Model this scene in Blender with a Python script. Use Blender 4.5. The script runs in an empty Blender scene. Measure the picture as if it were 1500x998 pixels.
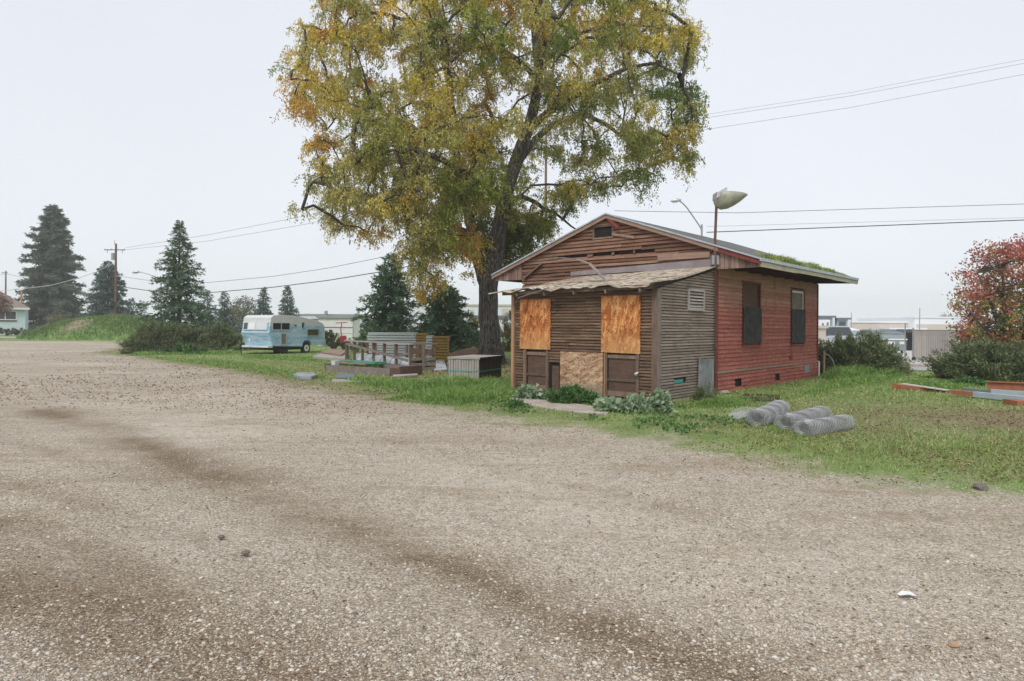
import bpy, bmesh, math, random
import numpy as np
from mathutils import Vector, Matrix, noise as mnoise

# ------------------------------------------------------------------ camera, sky, sun, exposure
scene = bpy.context.scene
COL = scene.collection
F_PX, CX, HY, CAMH, ROLL = 986.0, 750.0, 478.0, 1.75, math.radians(0.35)
cam_d = bpy.data.cameras.new('camera'); cam = bpy.data.objects.new('camera', cam_d); COL.objects.link(cam)
cam.location = (0, 0, CAMH)
cam.rotation_euler = (Matrix.Rotation(math.radians(90), 3, 'X') @ Matrix.Rotation(ROLL, 3, 'Z')).to_euler()
cam_d.sensor_width = 36; cam_d.lens = F_PX/1500*36
cam_d.shift_y = -(499-HY)/1500
cam_d.clip_start = 0.1; cam_d.clip_end = 3000
scene.camera = cam

SUN_EL, SUN_AZ = math.radians(52), math.radians(200)      # azimuth measured clockwise from +Y
world = bpy.data.worlds.new("World"); scene.world = world; world.use_nodes = True
wn = world.node_tree; wn.nodes.clear()
w_out = wn.nodes.new('ShaderNodeOutputWorld'); w_bg = wn.nodes.new('ShaderNodeBackground')
w_sky = wn.nodes.new('ShaderNodeTexSky'); w_sky.sky_type = 'NISHITA'; w_sky.sun_disc = False
w_sky.sun_elevation = SUN_EL; w_sky.sun_rotation = SUN_AZ
w_tc = wn.nodes.new('ShaderNodeTexCoord'); w_sep = wn.nodes.new('ShaderNodeSeparateXYZ')
w_ramp = wn.nodes.new('ShaderNodeValToRGB')
w_ramp.color_ramp.elements[0].position = 0.0; w_ramp.color_ramp.elements[0].color = (.825, .85, .90, 1)
w_ramp.color_ramp.elements[1].position = 0.62; w_ramp.color_ramp.elements[1].color = (.70, .733, .80, 1)
w_noise = wn.nodes.new('ShaderNodeTexNoise'); w_noise.inputs['Scale'].default_value = 1.3; w_noise.inputs['Detail'].default_value = 5
w_mr = wn.nodes.new('ShaderNodeMapRange'); w_mr.inputs['To Min'].default_value = 6.8; w_mr.inputs['To Max'].default_value = 8.4
w_sc = wn.nodes.new('ShaderNodeVectorMath'); w_sc.operation = 'SCALE'
w_mix = wn.nodes.new('ShaderNodeMix'); w_mix.data_type = 'RGBA'; w_mix.inputs[0].default_value = 0.95
L = wn.links.new
L(w_tc.outputs['Generated'], w_sep.inputs[0]); L(w_sep.outputs['Z'], w_ramp.inputs[0])
L(w_tc.outputs['Generated'], w_noise.inputs['Vector']); L(w_noise.outputs['Fac'], w_mr.inputs['Value'])
L(w_ramp.outputs['Color'], w_sc.inputs[0]); L(w_mr.outputs['Result'], w_sc.inputs['Scale'])
L(w_sky.outputs[0], w_mix.inputs[6]); L(w_sc.outputs[0], w_mix.inputs[7])
L(w_mix.outputs[2], w_bg.inputs['Color']); w_bg.inputs['Strength'].default_value = 0.1
L(w_bg.outputs[0], w_out.inputs[0])

sun_d = bpy.data.lights.new('sun', 'SUN'); sun_d.energy = 1.5; sun_d.angle = math.radians(24); sun_d.color = (1, .97, .93)
sun = bpy.data.objects.new('sun', sun_d); COL.objects.link(sun)
sdir = Vector((math.sin(SUN_AZ)*math.cos(SUN_EL), math.cos(SUN_AZ)*math.cos(SUN_EL), math.sin(SUN_EL)))
sun.rotation_euler = sdir.to_track_quat('Z', 'Y').to_euler()
scene.view_settings.view_transform = 'Standard'; scene.view_settings.look = 'None'
scene.view_settings.exposure = 0.56; scene.view_settings.gamma = 1
scene.render.engine = 'CYCLES'
scene.cycles.max_bounces = 6; scene.cycles.diffuse_bounces = 3; scene.cycles.transmission_bounces = 3
scene.cycles.transparent_max_bounces = 6; scene.cycles.volume_bounces = 2
scene.cycles.use_adaptive_sampling = True; scene.cycles.adaptive_threshold = 0.02

# ------------------------------------------------------------------ helpers
rng = np.random.default_rng(7); R = random.Random(7)
PI = math.pi
def ray(px, py):
    xc = (px-CX)/F_PX; yc = (HY-py)/F_PX
    c, s = math.cos(ROLL), math.sin(ROLL)
    return (c*xc - s*yc, s*xc + c*yc)            # X/Y and Z/Y slopes
def at(px, py, Y):
    a, b = ray(px, py); return Vector((a*Y, Y, CAMH + b*Y))
def gp(px, py, z=0.0):
    a, b = ray(px, py); Y = (z-CAMH)/b; return Vector((a*Y, Y, z))
def gx(px, Y): return at(px, HY, Y).x

def tag(o, label=None, cat=None, group=None, kind=None):
    if label: o['label'] = label
    if cat: o['category'] = cat
    if group: o['group'] = group
    if kind: o['kind'] = kind
    return o
def empty(name, loc, rz=0):
    o = bpy.data.objects.new(name, None); COL.objects.link(o); o.location = loc; o.rotation_euler = (0, 0, rz)
    o.empty_display_size = .2
    return o
def link(name, me, mat, parent=None):
    o = bpy.data.objects.new(name, me); COL.objects.link(o)
    if mat is not None:
        for m in (mat if isinstance(mat, (list, tuple)) else [mat]): me.materials.append(m)
    if parent: o.parent = parent
    return o
def copy_tree(o, parent=None):
    c = o.copy(); COL.objects.link(c)
    if parent: c.parent = parent
    for ch in list(o.children): copy_tree(ch, c)
    return c

def np_mesh(name, V, Fc, mat, parent=None, smooth=False, tint=None):
    V = np.asarray(V, dtype=np.float32); Fc = np.asarray(Fc, dtype=np.int32)
    k = Fc.shape[1]; me = bpy.data.meshes.new(name)
    me.vertices.add(len(V)); me.vertices.foreach_set('co', V.ravel())
    me.loops.add(Fc.size); me.loops.foreach_set('vertex_index', Fc.ravel())
    me.polygons.add(len(Fc)); me.polygons.foreach_set('loop_start', np.arange(0, Fc.size, k, dtype=np.int32))
    me.polygons.foreach_set('loop_total', np.full(len(Fc), k, dtype=np.int32))
    if smooth: me.polygons.foreach_set('use_smooth', np.ones(len(Fc), dtype=bool))
    me.update(calc_edges=True); me.validate()
    if tint is not None:
        a = me.color_attributes.new('tint', 'FLOAT_COLOR', 'POINT')
        t = np.ones((len(V), 4), dtype=np.float32); t[:, :3] = tint; a.data.foreach_set('color', t.ravel())
    return link(name, me, mat, parent)

class MB:
    """collects boxes, bars, tubes and sheets, links them as one mesh object"""
    def __init__(s): s.v = []; s.f = []
    def add(s, vs, fs):
        n = len(s.v); s.v += [tuple(v) for v in vs]; s.f += [tuple(i+n for i in f) for f in fs]; return s
    def box(s, x0, x1, y0, y1, z0, z1):
        vs = [(x0,y0,z0),(x1,y0,z0),(x1,y1,z0),(x0,y1,z0),(x0,y0,z1),(x1,y0,z1),(x1,y1,z1),(x0,y1,z1)]
        return s.add(vs, [(0,3,2,1),(4,5,6,7),(0,1,5,4),(1,2,6,5),(2,3,7,6),(3,0,4,7)])
    def bar(s, a, b, w, h, up=(0,0,1)):
        a, b = Vector(a), Vector(b); d = (b-a).normalized(); u = Vector(up)
        if abs(d.dot(u)) > .98: u = Vector((0,1,0))
        r = d.cross(u).normalized(); u = r.cross(d).normalized()
        vs = []
        for p in (a, b):
            for i, j in ((-1,-1),(1,-1),(1,1),(-1,1)): vs.append(p + r*(i*w/2) + u*(j*h/2))
        return s.add(vs, [(3,2,1,0),(4,5,6,7),(0,1,5,4),(1,2,6,5),(2,3,7,6),(3,0,4,7)])
    def tube(s, pts, rad, n=8, cap=True):
        pts = [Vector(p) for p in pts]
        if not hasattr(rad, '__len__'): rad = [rad]*len(pts)
        base = len(s.v); ref = None
        for i, p in enumerate(pts):
            d = (pts[min(i+1, len(pts)-1)] - pts[max(i-1, 0)]).normalized()
            if ref is None: ref = Vector((1,0,0)) if abs(d.x) < .9 else Vector((0,1,0))
            u = (ref - d*ref.dot(d)).normalized(); w = d.cross(u); ref = u
            for k in range(n):
                a = 2*PI*k/n; s.v.append(tuple(p + (u*math.cos(a) + w*math.sin(a))*rad[i]))
        for i in range(len(pts)-1):
            for k in range(n):
                a, b = base+i*n+k, base+i*n+(k+1) % n
                s.f.append((a, b, b+n, a+n))
        if cap:
            s.f.append(tuple(base+k for k in reversed(range(n)))); e = base+(len(pts)-1)*n
            s.f.append(tuple(e+k for k in range(n)))
        return s
    def quad(s, a, b, c, d): return s.add([a, b, c, d], [(0,1,2,3)])
    def prism(s, poly, y0, y1, axis='y'):
        n = len(poly)
        f = {'y': lambda p, t: (p[0], t, p[1]), 'x': lambda p, t: (t, p[0], p[1]), 'z': lambda p, t: (p[0], p[1], t)}[axis]
        vs = [f(p, y0) for p in poly] + [f(p, y1) for p in poly]
        fs = [tuple(range(n)), tuple(range(2*n-1, n-1, -1))] + [(i, i+n, (i+1) % n+n, (i+1) % n) for i in range(n)]
        return s.add(vs, fs)
    def build(s, name, mat, parent=None, smooth=False, bevel=0):
        me = bpy.data.meshes.new(name); me.from_pydata([tuple(v) for v in s.v], [], s.f)
        bm = bmesh.new(); bm.from_mesh(me); bmesh.ops.recalc_face_normals(bm, faces=bm.faces)
        bm.to_mesh(me); bm.free()
        if smooth:
            for p in me.polygons: p.use_smooth = True
        o = link(name, me, mat, parent)
        if bevel:
            m = o.modifiers.new('bevel', 'BEVEL'); m.width = bevel; m.segments = 2; m.limit_method = 'ANGLE'
        return o

# ------------------------------------------------------------------ materials
class NT:
    def __init__(s, name):
        s.m = bpy.data.materials.new(name); s.m.use_nodes = True; s.t = s.m.node_tree
        s.b = s.t.nodes['Principled BSDF']; s.out = s.t.nodes['Material Output']
    def n(s, ty, **kw):
        nd = s.t.nodes.new(ty)
        for k, v in kw.items():
            if k in nd.inputs: nd.inputs[k].default_value = v
            else: setattr(nd, k, v)
        return nd
    def l(s, a, b): s.t.links.new(a, b)
    def coord(s, scale=(1,1,1), kind='Object', rot=(0,0,0)):
        tc = s.n('ShaderNodeTexCoord'); mp = s.n('ShaderNodeMapping'); mp.inputs['Scale'].default_value = scale
        mp.inputs['Rotation'].default_value = rot
        s.l(tc.outputs[kind], mp.inputs[0]); return mp.outputs[0]
    def noise(s, vec, scale, detail=4, rough=.6, dist=0):
        nd = s.n('ShaderNodeTexNoise'); nd.inputs['Scale'].default_value = scale; nd.inputs['Detail'].default_value = detail
        nd.inputs['Roughness'].default_value = rough; nd.inputs['Distortion'].default_value = dist
        s.l(vec, nd.inputs['Vector']); return nd.outputs['Fac']
    def vor(s, vec, scale, feature='F1', rnd=1.0):
        nd = s.n('ShaderNodeTexVoronoi'); nd.feature = feature; nd.inputs['Scale'].default_value = scale
        nd.inputs['Randomness'].default_value = rnd
        s.l(vec, nd.inputs['Vector']); return nd
    def ramp(s, fac, stops, interp='LINEAR'):
        nd = s.n('ShaderNodeValToRGB'); cr = nd.color_ramp; cr.interpolation = interp
        while len(cr.elements) < len(stops): cr.elements.new(0.5)
        for e, (p, c) in zip(cr.elements, stops):
            e.position = p; e.color = (c, c, c, 1) if not hasattr(c, '__len__') else (*c, 1)
        s.l(fac, nd.inputs[0]); return nd.outputs['Color']
    def mix(s, fac, a, b, mode='MIX'):
        nd = s.n('ShaderNodeMix'); nd.data_type = 'RGBA'; nd.blend_type = mode
        for sock, v in ((nd.inputs[0], fac), (nd.inputs[6], a), (nd.inputs[7], b)):
            if isinstance(v, bpy.types.NodeSocket): s.l(v, sock)
            elif hasattr(v, '__len__'): sock.default_value = (*v, 1)
            else: sock.default_value = v
        return nd.outputs[2]
    def math(s, op, a, b=0.0, c=0.0, clamp=False):
        nd = s.n('ShaderNodeMath'); nd.operation = op; nd.use_clamp = clamp
        for i, v in enumerate((a, b, c)):
            if isinstance(v, bpy.types.NodeSocket): s.l(v, nd.inputs[i])
            else: nd.inputs[i].default_value = v
        return nd.outputs[0]
    def mr(s, v, a, b, c=0.0, d=1.0):
        nd = s.n('ShaderNodeMapRange'); nd.interpolation_type = 'SMOOTHSTEP'
        for i, q in enumerate((v, a, b, c, d)):
            if isinstance(q, bpy.types.NodeSocket): s.l(q, nd.inputs[i])
            else: nd.inputs[i].default_value = q
        return nd.outputs[0]
    def attr(s, name):
        nd = s.n('ShaderNodeAttribute'); nd.attribute_name = name; return nd
    def island(s): return s.n('ShaderNodeNewGeometry').outputs['Random Per Island']
    def bump(s, h, strength=.5, dist=.01, prev=None):
        nd = s.n('ShaderNodeBump'); nd.inputs['Strength'].default_value = strength; nd.inputs['Distance'].default_value = dist
        s.l(h, nd.inputs['Height'])
        if prev is not None: s.l(prev, nd.inputs['Normal'])
        s.l(nd.outputs[0], s.b.inputs['Normal']); return nd.outputs[0]
    def fin(s, color, rough=.85, metal=0.0, spec=.3):
        if isinstance(color, bpy.types.NodeSocket): s.l(color, s.b.inputs['Base Color'])
        else: s.b.inputs['Base Color'].default_value = (*color, 1)
        if isinstance(rough, bpy.types.NodeSocket): s.l(rough, s.b.inputs['Roughness'])
        else: s.b.inputs['Roughness'].default_value = rough
        s.b.inputs['Metallic'].default_value = metal; s.b.inputs['Specular IOR Level'].default_value = spec
        return s.m

def m_plain(name, c1, c2=None, scale=4, rough=.8, metal=0, bump=.0, detail=5, c3=None):
    t = NT(name); v = t.coord()
    c2 = c2 or tuple(x*.75 for x in c1)
    f = t.noise(v, scale, detail, .65)
    st = [(.3, c1), (.7, c2)] if c3 is None else [(.28, c1), (.55, c2), (.75, c3)]
    col = t.ramp(f, st)
    if bump: t.bump(t.noise(v, scale*6, 4), bump, .01)
    return t.fin(col, rough, metal)

def m_wood(name, cols, grain=(1.2, 14, 60), dirt=(.05, .04, .03), dirtamt=.4, rough=.88, bump=.35, isl=.9):
    """weathered boards: streaks along the grain, every board (mesh island) its own tone"""
    t = NT(name); v = t.coord(scale=grain)
    i = t.island()
    g = t.noise(v, 1.6, 6, .7, .6); g2 = t.noise(v, 6, 3, .6)
    f = t.math('ADD', t.math('MULTIPLY', g, .75), t.math('MULTIPLY', t.math('SUBTRACT', i, .5), .42*isl))
    f = t.math('ADD', f, t.math('MULTIPLY', t.math('SUBTRACT', g2, .5), .35))
    n = len(cols); col = t.ramp(f, [(.15+.55*k/(n-1), c) for k, c in enumerate(cols)])
    d = t.noise(t.coord(), 2.2, 6, .75)
    col = t.mix(t.mr(d, .48, .72, 0, dirtamt), col, dirt)
    t.bump(g2, bump, .006)
    return t.fin(col, rough)

M = {}
M['porch'] = m_wood('porch_siding', [(.06,.034,.021), (.135,.082,.052), (.24,.155,.10), (.42,.30,.21)], (1.0, 1.0, 26), dirtamt=.5, isl=.4)
M['greyside'] = m_wood('grey_siding', [(.11,.085,.066), (.24,.19,.152), (.37,.305,.255), (.50,.43,.37)], (1.0, 1.0, 26), dirt=(.10,.075,.06), dirtamt=.55, isl=.35)
M['gable'] = m_wood('gable_siding', [(.08,.038,.025), (.18,.092,.06), (.31,.18,.12), (.50,.345,.245)], (.8, 1.0, 30), dirtamt=.35, isl=.6)
M['trimwood'] = m_wood('trim_wood', [(.09,.06,.045), (.17,.115,.085), (.27,.19,.145)], (6, 6, 1.0), dirtamt=.3)
M['fascia'] = m_wood('fascia_wood', [(.18,.12,.09), (.30,.2,.15), (.42,.31,.24)], (1,1,20), dirtamt=.3)
M['vertboards'] = m_wood('vertical_boards', [(.15,.085,.07), (.25,.16,.125), (.38,.28,.22)], (30, 30, .8), dirtamt=.3)
M['redtrim'] = m_wood('red_trim', [(.10,.03,.025), (.20,.05,.04), (.28,.08,.06)], (6,6,1.0), dirtamt=.45)
M['tanpost'] = m_wood('tan_post', [(.30,.17,.09), (.42,.25,.14), (.52,.35,.22)], (8,8,.8), dirtamt=.15)
M['greywood'] = m_wood('grey_wood', [(.13,.105,.09), (.22,.185,.16), (.33,.285,.25)], (3,3,3), dirtamt=.3)
M['greyplank'] = m_wood('grey_planks', [(.25,.225,.2), (.38,.345,.31), (.52,.48,.44)], (12,12,1.0), dirt=(.12,.1,.08), dirtamt=.4)
M['darkboard'] = m_wood('dark_board', [(.045,.035,.03), (.08,.06,.05), (.13,.1,.08)], (12,12,1.0), dirtamt=.3)
M['doorwood'] = m_wood('door_wood', [(.07,.04,.028), (.12,.072,.05), (.19,.12,.085)], (2,2,8), dirtamt=.3, isl=.3)
M['dark'] = m_plain('dark_inside', (.012,.010,.009), (.02,.016,.013))  # near-black, the unlit inside of openings put into the colour
M['backing'] = m_plain('dark_backing', (.03,.022,.018), (.05,.036,.028))
M['concrete'] = m_plain('concrete', (.48,.43,.37), (.36,.31,.26), 3, .9, 0, .3, c3=(.30,.25,.2))

# red painted side wall: paint bleached and worn to pinkish wood towards the top, a lasting wear of the boards
t = NT('red_siding'); v = t.coord(scale=(1,1,30)); i = t.island()
g = t.noise(v, 1.5, 6, .7, .4)
sp = t.n('ShaderNodeSeparateXYZ'); t.l(t.coord(), sp.inputs[0])
f = t.math('ADD', t.math('MULTIPLY', g, .75), t.math('MULTIPLY', i, .16))
red = t.ramp(f, [(.2, (.19,.05,.036)), (.45, (.37,.11,.08)), (.7, (.52,.21,.16))])
pink = t.ramp(f, [(.2, (.26,.125,.085)), (.45, (.39,.225,.16)), (.7, (.52,.36,.27))])
wz = t.math('ADD', sp.outputs['Z'], t.math('MULTIPLY', t.math('SUBTRACT', t.noise(t.coord(scale=(1,.6,2)), 1.2, 4, .7), .5), 1.0))
wz = t.math('ADD', wz, t.math('MULTIPLY', t.math('SUBTRACT', i, .5), .45))
col = t.mix(t.mr(wz, 2.0, 3.0, 0, .85), red, pink)
pl = t.noise(t.coord(scale=(1,1,3)), 5, 6, .75)
col = t.mix(t.mr(pl, .52, .64, 0, .6), col, (.46,.29,.22))
col = t.mix(t.mr(t.noise(t.coord(scale=(1,1.6,.7)), 2.2, 6, .75), .50, .68, 0, .5), col, (.11,.055,.04))
t.bump(g, .3, .006); M['red'] = t.fin(col, .8)

# oriented strand board
def m_osb(name, cols, sc=(1,1,1)):
    t = NT(name); v = t.coord(scale=sc)
    wv = t.noise(t.coord(), 9, 3, .6)
    va = t.n('ShaderNodeVectorMath', operation='ADD'); mpv = t.n('ShaderNodeVectorMath', operation='SCALE')
    cmb = t.n('ShaderNodeCombineXYZ'); t.l(wv, cmb.inputs[0]); t.l(wv, cmb.inputs[2]); t.l(cmb.outputs[0], mpv.inputs[0]); mpv.inputs['Scale'].default_value = .22
    t.l(v, va.inputs[0]); t.l(mpv.outputs[0], va.inputs[1])
    vo = t.vor(va.outputs[0], 16); sx = t.n('ShaderNodeSeparateXYZ'); t.l(vo.outputs['Color'], sx.inputs[0])
    vo2 = t.vor(va.outputs[0], 30); sx2 = t.n('ShaderNodeSeparateXYZ'); t.l(vo2.outputs['Color'], sx2.inputs[0])
    f = t.math('ADD', t.math('MULTIPLY', sx.outputs[0], .55), t.math('MULTIPLY', sx2.outputs[0], .45))
    f = t.math('ADD', f, t.math('MULTIPLY', t.math('SUBTRACT', t.noise(t.coord(), 1.6, 4), .5), .9))
    n = len(cols); col = t.ramp(f, [(.1+.8*k/(n-1), c) for k, c in enumerate(cols)])
    t.bump(vo.outputs['Distance'], .3, .004)
    return t, col
t, col = m_osb('strand_board', [(.20,.055,.016), (.40,.13,.035), (.56,.225,.065), (.70,.39,.16)], (1,1,.35))
sp = t.n('ShaderNodeSeparateXYZ'); t.l(t.coord(), sp.inputs[0])
col = t.mix(t.mr(sp.outputs['Z'], 1.8, 1.1, 0, .4), col, (.62,.38,.17)); M['osb'] = t.fin(col, .75)
t, col = m_osb('faded_strand_board', [(.20,.10,.05), (.36,.21,.12), (.48,.32,.20), (.58,.44,.30)], (.5,1,1))
sp = t.n('ShaderNodeSeparateXYZ'); t.l(t.coord(), sp.inputs[0])
w = t.math('ADD', sp.outputs['Z'], t.math('MULTIPLY', t.noise(t.coord(), 6, 4), .3))
col = t.mix(t.mr(w, .62, .3, 0, .75), col, (.22,.18,.15)); M['osb2'] = t.fin(col, .8)
# black weathered plywood
t = NT('black_plywood'); v = t.coord(); f = t.noise(v, 5, 6, .75)
col = t.ramp(f, [(.35, (.02,.019,.018)), (.6, (.055,.05,.047)), (.75, (.15,.14,.13))])
M['blackply'] = t.fin(col, .8)
# roof shingle / awning roll roofing
t = NT('roofing'); v = t.coord(); f = t.noise(v, 7, 6, .7); vo = t.vor(v, 9)
M['roof'] = t.fin(t.ramp(f, [(.3, (.07,.07,.07)), (.7, (.2,.19,.18))]), .9)
t = NT('awning_shingles'); v = t.coord(scale=(1,1.6,1)); vo = t.vor(v, 5.5, rnd=.9); sx = t.n('ShaderNodeSeparateXYZ'); t.l(vo.outputs['Color'], sx.inputs[0])
f = t.math('ADD', t.math('MULTIPLY', sx.outputs[0], .4), t.math('MULTIPLY', t.noise(t.coord(), 4, 7, .75), .65))
col = t.ramp(f, [(.28, (.20,.165,.13)), (.45, (.36,.295,.225)), (.62, (.50,.42,.33)), (.8,(.58,.53,.46))])
t.bump(t.noise(t.coord(), 14, 5), .6, .02); M['awning'] = t.fin(col, .9)
M['edgemetal'] = m_plain('edge_metal', (.50,.56,.60), (.34,.38,.42), 3, .5, .3)
M['rafter'] = m_plain('dark_rafter', (.05,.033,.027), (.09,.05,.04), 4)
M['soffit'] = m_wood('soffit', [(.16,.09,.06), (.28,.16,.11), (.38,.24,.17)], (1,30,1), dirtamt=.4)
M['cream'] = m_wood('cream_fascia', [(.38,.33,.24), (.52,.47,.36), (.62,.58,.48)], (1,1,18), dirt=(.2,.15,.1), dirtamt=.5)
M['flash'] = m_plain('flashing', (.20,.165,.17), (.29,.25,.25), 2.5, .7)
M['greymetal'] = m_plain('grey_metal', (.40,.42,.43), (.30,.32,.33), 3, .5, .6)
M['galv'] = m_plain('galvanised', (.62,.62,.63), (.46,.46,.47), 12, .45, .55)
M['rust'] = m_plain('rust', (.25,.085,.04), (.38,.15,.07), 9, .85, 0, .4, c3=(.12,.05,.03))
M['black'] = m_plain('black_rubber', (.018,.018,.018), (.035,.033,.03), 8, .8)
M['white'] = m_plain('white_paint', (.78,.78,.76), (.66,.66,.64), 2, .6)
M['polewood'] = m_wood('pole_wood', [(.09,.05,.035), (.15,.085,.06), (.2,.13,.1)], (6,6,.6), dirtamt=.1)
M['glass'] = NT('window_glass').fin((.05,.06,.07), .12, 0, .6)
M['wire'] = NT('wire').fin((.03,.03,.035), .6)
M['palewire'] = NT('pale_wire').fin((.22,.23,.25), .6)
M['green_strap'] = NT('green_strap').fin((.07,.30,.25), .7)
def m_leaf(name, cols=None, trans=.35, rough=.6, sat=1.0):
    """foliage: tone per leaf, light passes through; cols None takes the leaf's own colour attribute"""
    t = NT(name); i = t.island()
    if cols is None:
        a = t.attr('tint').outputs['Color']
        vmul = t.math('ADD', .72, t.math('MULTIPLY', i, .56))
        vm = t.n('ShaderNodeVectorMath', operation='SCALE'); t.l(a, vm.inputs[0]); t.l(vmul, vm.inputs['Scale']); col = vm.outputs[0]
    else:
        n = len(cols); big = t.noise(t.coord(), .9, 3)
        f = t.math('ADD', t.math('MULTIPLY', i, .65), t.math('MULTIPLY', big, .4))
        col = t.ramp(f, [(.1+.75*k/(n-1), c) for k, c in enumerate(cols)])
    t.fin(col, rough, 0, .25)
    tr = t.n('ShaderNodeBsdfTranslucent'); t.l(col, tr.inputs[0]); mx = t.n('ShaderNodeMixShader'); mx.inputs[0].default_value = trans
    t.l(t.b.outputs[0], mx.inputs[1]); t.l(tr.outputs[0], mx.inputs[2]); t.l(mx.outputs[0], t.out.inputs[0])
    return t.m
M['leaf_tint'] = m_leaf('autumn_leaves', None, .4)
M['needles'] = m_leaf('needles', [(.05,.105,.05), (.085,.155,.075), (.14,.22,.115)], .15)
M['needles_blue'] = m_leaf('bluish_needles', [(.065,.11,.085), (.10,.15,.125), (.14,.195,.16)], .15)
M['needles_brown'] = m_leaf('brownish_needles', [(.085,.12,.085), (.14,.17,.115), (.20,.205,.15)], .15)
M['shrub'] = m_leaf('shrub_leaves', [(.065,.10,.04), (.115,.155,.065), (.175,.21,.10), (.27,.27,.15)], .2)
M['mallow'] = m_leaf('mallow_leaves', [(.13,.22,.10), (.27,.38,.22), (.50,.58,.42)], .25)
M['weed'] = m_leaf('weed_leaves', [(.05,.12,.035), (.09,.19,.055), (.15,.27,.09)], .3)
M['grass'] = m_leaf('grass_blades', None, .35)
M['litter'] = m_leaf('dead_leaves', [(.10,.055,.035), (.17,.095,.055), (.27,.165,.10), (.38,.27,.17)], .1, .85)
M['bark'] = None
t = NT('bark'); v = t.coord(scale=(1,1,.16)); vo = t.vor(v, 11, 'DISTANCE_TO_EDGE'); f = t.noise(v, 9, 7, .75, 1.5)
col = t.ramp(f, [(.34, (.03,.025,.022)), (.48, (.10,.086,.075)), (.62, (.25,.225,.20)), (.76,(.38,.355,.32))])
col = t.mix(t.mr(vo.outputs['Distance'], .10, .0, 0, .55), col, (.02,.016,.014)); t.bump(f, .9, .08); M['bark'] = t.fin(col, .95)
M['twig'] = m_plain('twig_bark', (.05,.04,.033), (.11,.095,.08), 5, .9)
# ------------------------------------------------------------------ ground sheet
GRASS_EDGE = [(133,517),(190,523),(240,531),(333,544),(430,564),(500,577),(600,592),(700,610),(800,621),(900,634),(1000,649),(1100,670),(1200,692),(1300,705),(1400,712),(1500,717),(1700,724)]
edge_w = [gp(*p) for p in GRASS_EDGE]
left_w = [gp(165,512), gp(192,505), gp(190,501), gp(60,500), gp(-300,497)]
grass_poly = np.array([(p.x, p.y) for p in left_w[::-1] + edge_w] + [(60, edge_w[-1].y), (400, 20), (900, 1200), (-900, 1200), (-900, left_w[-1].y)])
def poly_sd(P, poly):
    """signed distance to a polygon, positive inside"""
    d = np.full(len(P), 1e9); inside = np.zeros(len(P), bool); n = len(poly)
    for i in range(n):
        a, b = poly[i], poly[(i+1) % n]; e = b-a; w = P-a
        tt = np.clip((w@e)/max(e@e, 1e-9), 0, 1); d = np.minimum(d, np.hypot(*(w-tt[:, None]*e).T))
        c = ((a[1] > P[:, 1]) != (b[1] > P[:, 1])) & (P[:, 0] < (b[0]-a[0])*(P[:, 1]-a[1])/((b[1]-a[1]) or 1e-9)+a[0])
        inside ^= c
    return np.where(inside, d, -d)
def line_d(P, line):
    d = np.full(len(P), 1e9)
    for a, b in zip(line[:-1], line[1:]):
        a, b = np.array(a), np.array(b); e = b-a; w = P-a
        tt = np.clip((w@e)/(e@e), 0, 1); d = np.minimum(d, np.hypot(*(w-tt[:, None]*e).T))
    return d
def pxline(pts): return [tuple(gp(*p)[:2]) for p in pts]
def vnoise(P, s, seed=0):
    """cheap smooth value noise in 2D"""
    q = P*s + seed*17.3; i = np.floor(q).astype(int); f = q-i; f = f*f*(3-2*f)
    def h(a, b):
        v = np.sin(a*127.1 + b*311.7 + seed*74.7)*43758.5453; return v-np.floor(v)
    x, y = i[:, 0], i[:, 1]
    return (h(x, y)*(1-f[:, 0])+h(x+1, y)*f[:, 0])*(1-f[:, 1]) + (h(x, y+1)*(1-f[:, 0])+h(x+1, y+1)*f[:, 0])*f[:, 1]
def fbm(P, s, seed=0): return (vnoise(P, s, seed)*.5+vnoise(P, s*2.1, seed+1)*.3+vnoise(P, s*4.3, seed+2)*.2)
TRACKS = [(pxline([(60,600),(170,632),(300,688),(390,722),(470,752),(560,788),(700,838),(800,880),(900,925),(1000,960),(1130,1010),(1300,1080)]), .42),
          (pxline([(-200,800),(0,862),(120,880),(200,905),(300,945),(430,1000),(600,1100)]), .58),
          (pxline([(380,700),(420,748),(600,772)]), .26),
          (pxline([(0,700),(150,740),(330,800),(480,850),(620,900)]), .16),
          (pxline([(560,640),(760,690),(960,735),(1200,790),(1500,850)]), .12),
          (pxline([(0,640),(200,690),(420,775),(640,870),(850,1010)]), .13),
          (pxline([(0,760),(130,800),(260,870),(400,960),(500,1040)]), .24)]
HAX = None
def ground_z(P):
    """low relief of the yard: ruts of the wheel tracks and slight lumps"""
    z = (fbm(P, .35, 3)-.5)*.035
    r = np.hypot(P[:, 0], P[:, 1])
    for ln, w in TRACKS: z = z - .018*np.exp(-(line_d(P, ln)/(w*1.1))**2)
    z = z + np.clip(poly_sd(P, grass_poly), -.6, 1.0)*.025
    return np.where(r < 70, z, 0) * np.clip((70-r)/20, 0, 1)
def axis(lo, hi, flo, fhi, step):
    a = list(np.arange(flo, fhi, step)); s = step; x = fhi
    while x < hi: a.append(x); s *= 1.12; x += s
    a.append(hi); s = step; x = flo - step; pre = []
    while x > lo: pre.append(x); s *= 1.12; x -= s
    return np.array([lo]+pre[::-1]+a)
gxs = axis(-600, 600, -24, 22, .13); gys = axis(-40, 900, 1.5, 40, .13)
GX, GY = np.meshgrid(gxs, gys); GP = np.stack([GX.ravel(), GY.ravel()], 1)
nx, ny = len(gxs), len(gys); print('ground verts', nx*ny)
gsd = poly_sd(GP, grass_poly)
tr = np.zeros(len(GP))
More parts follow.
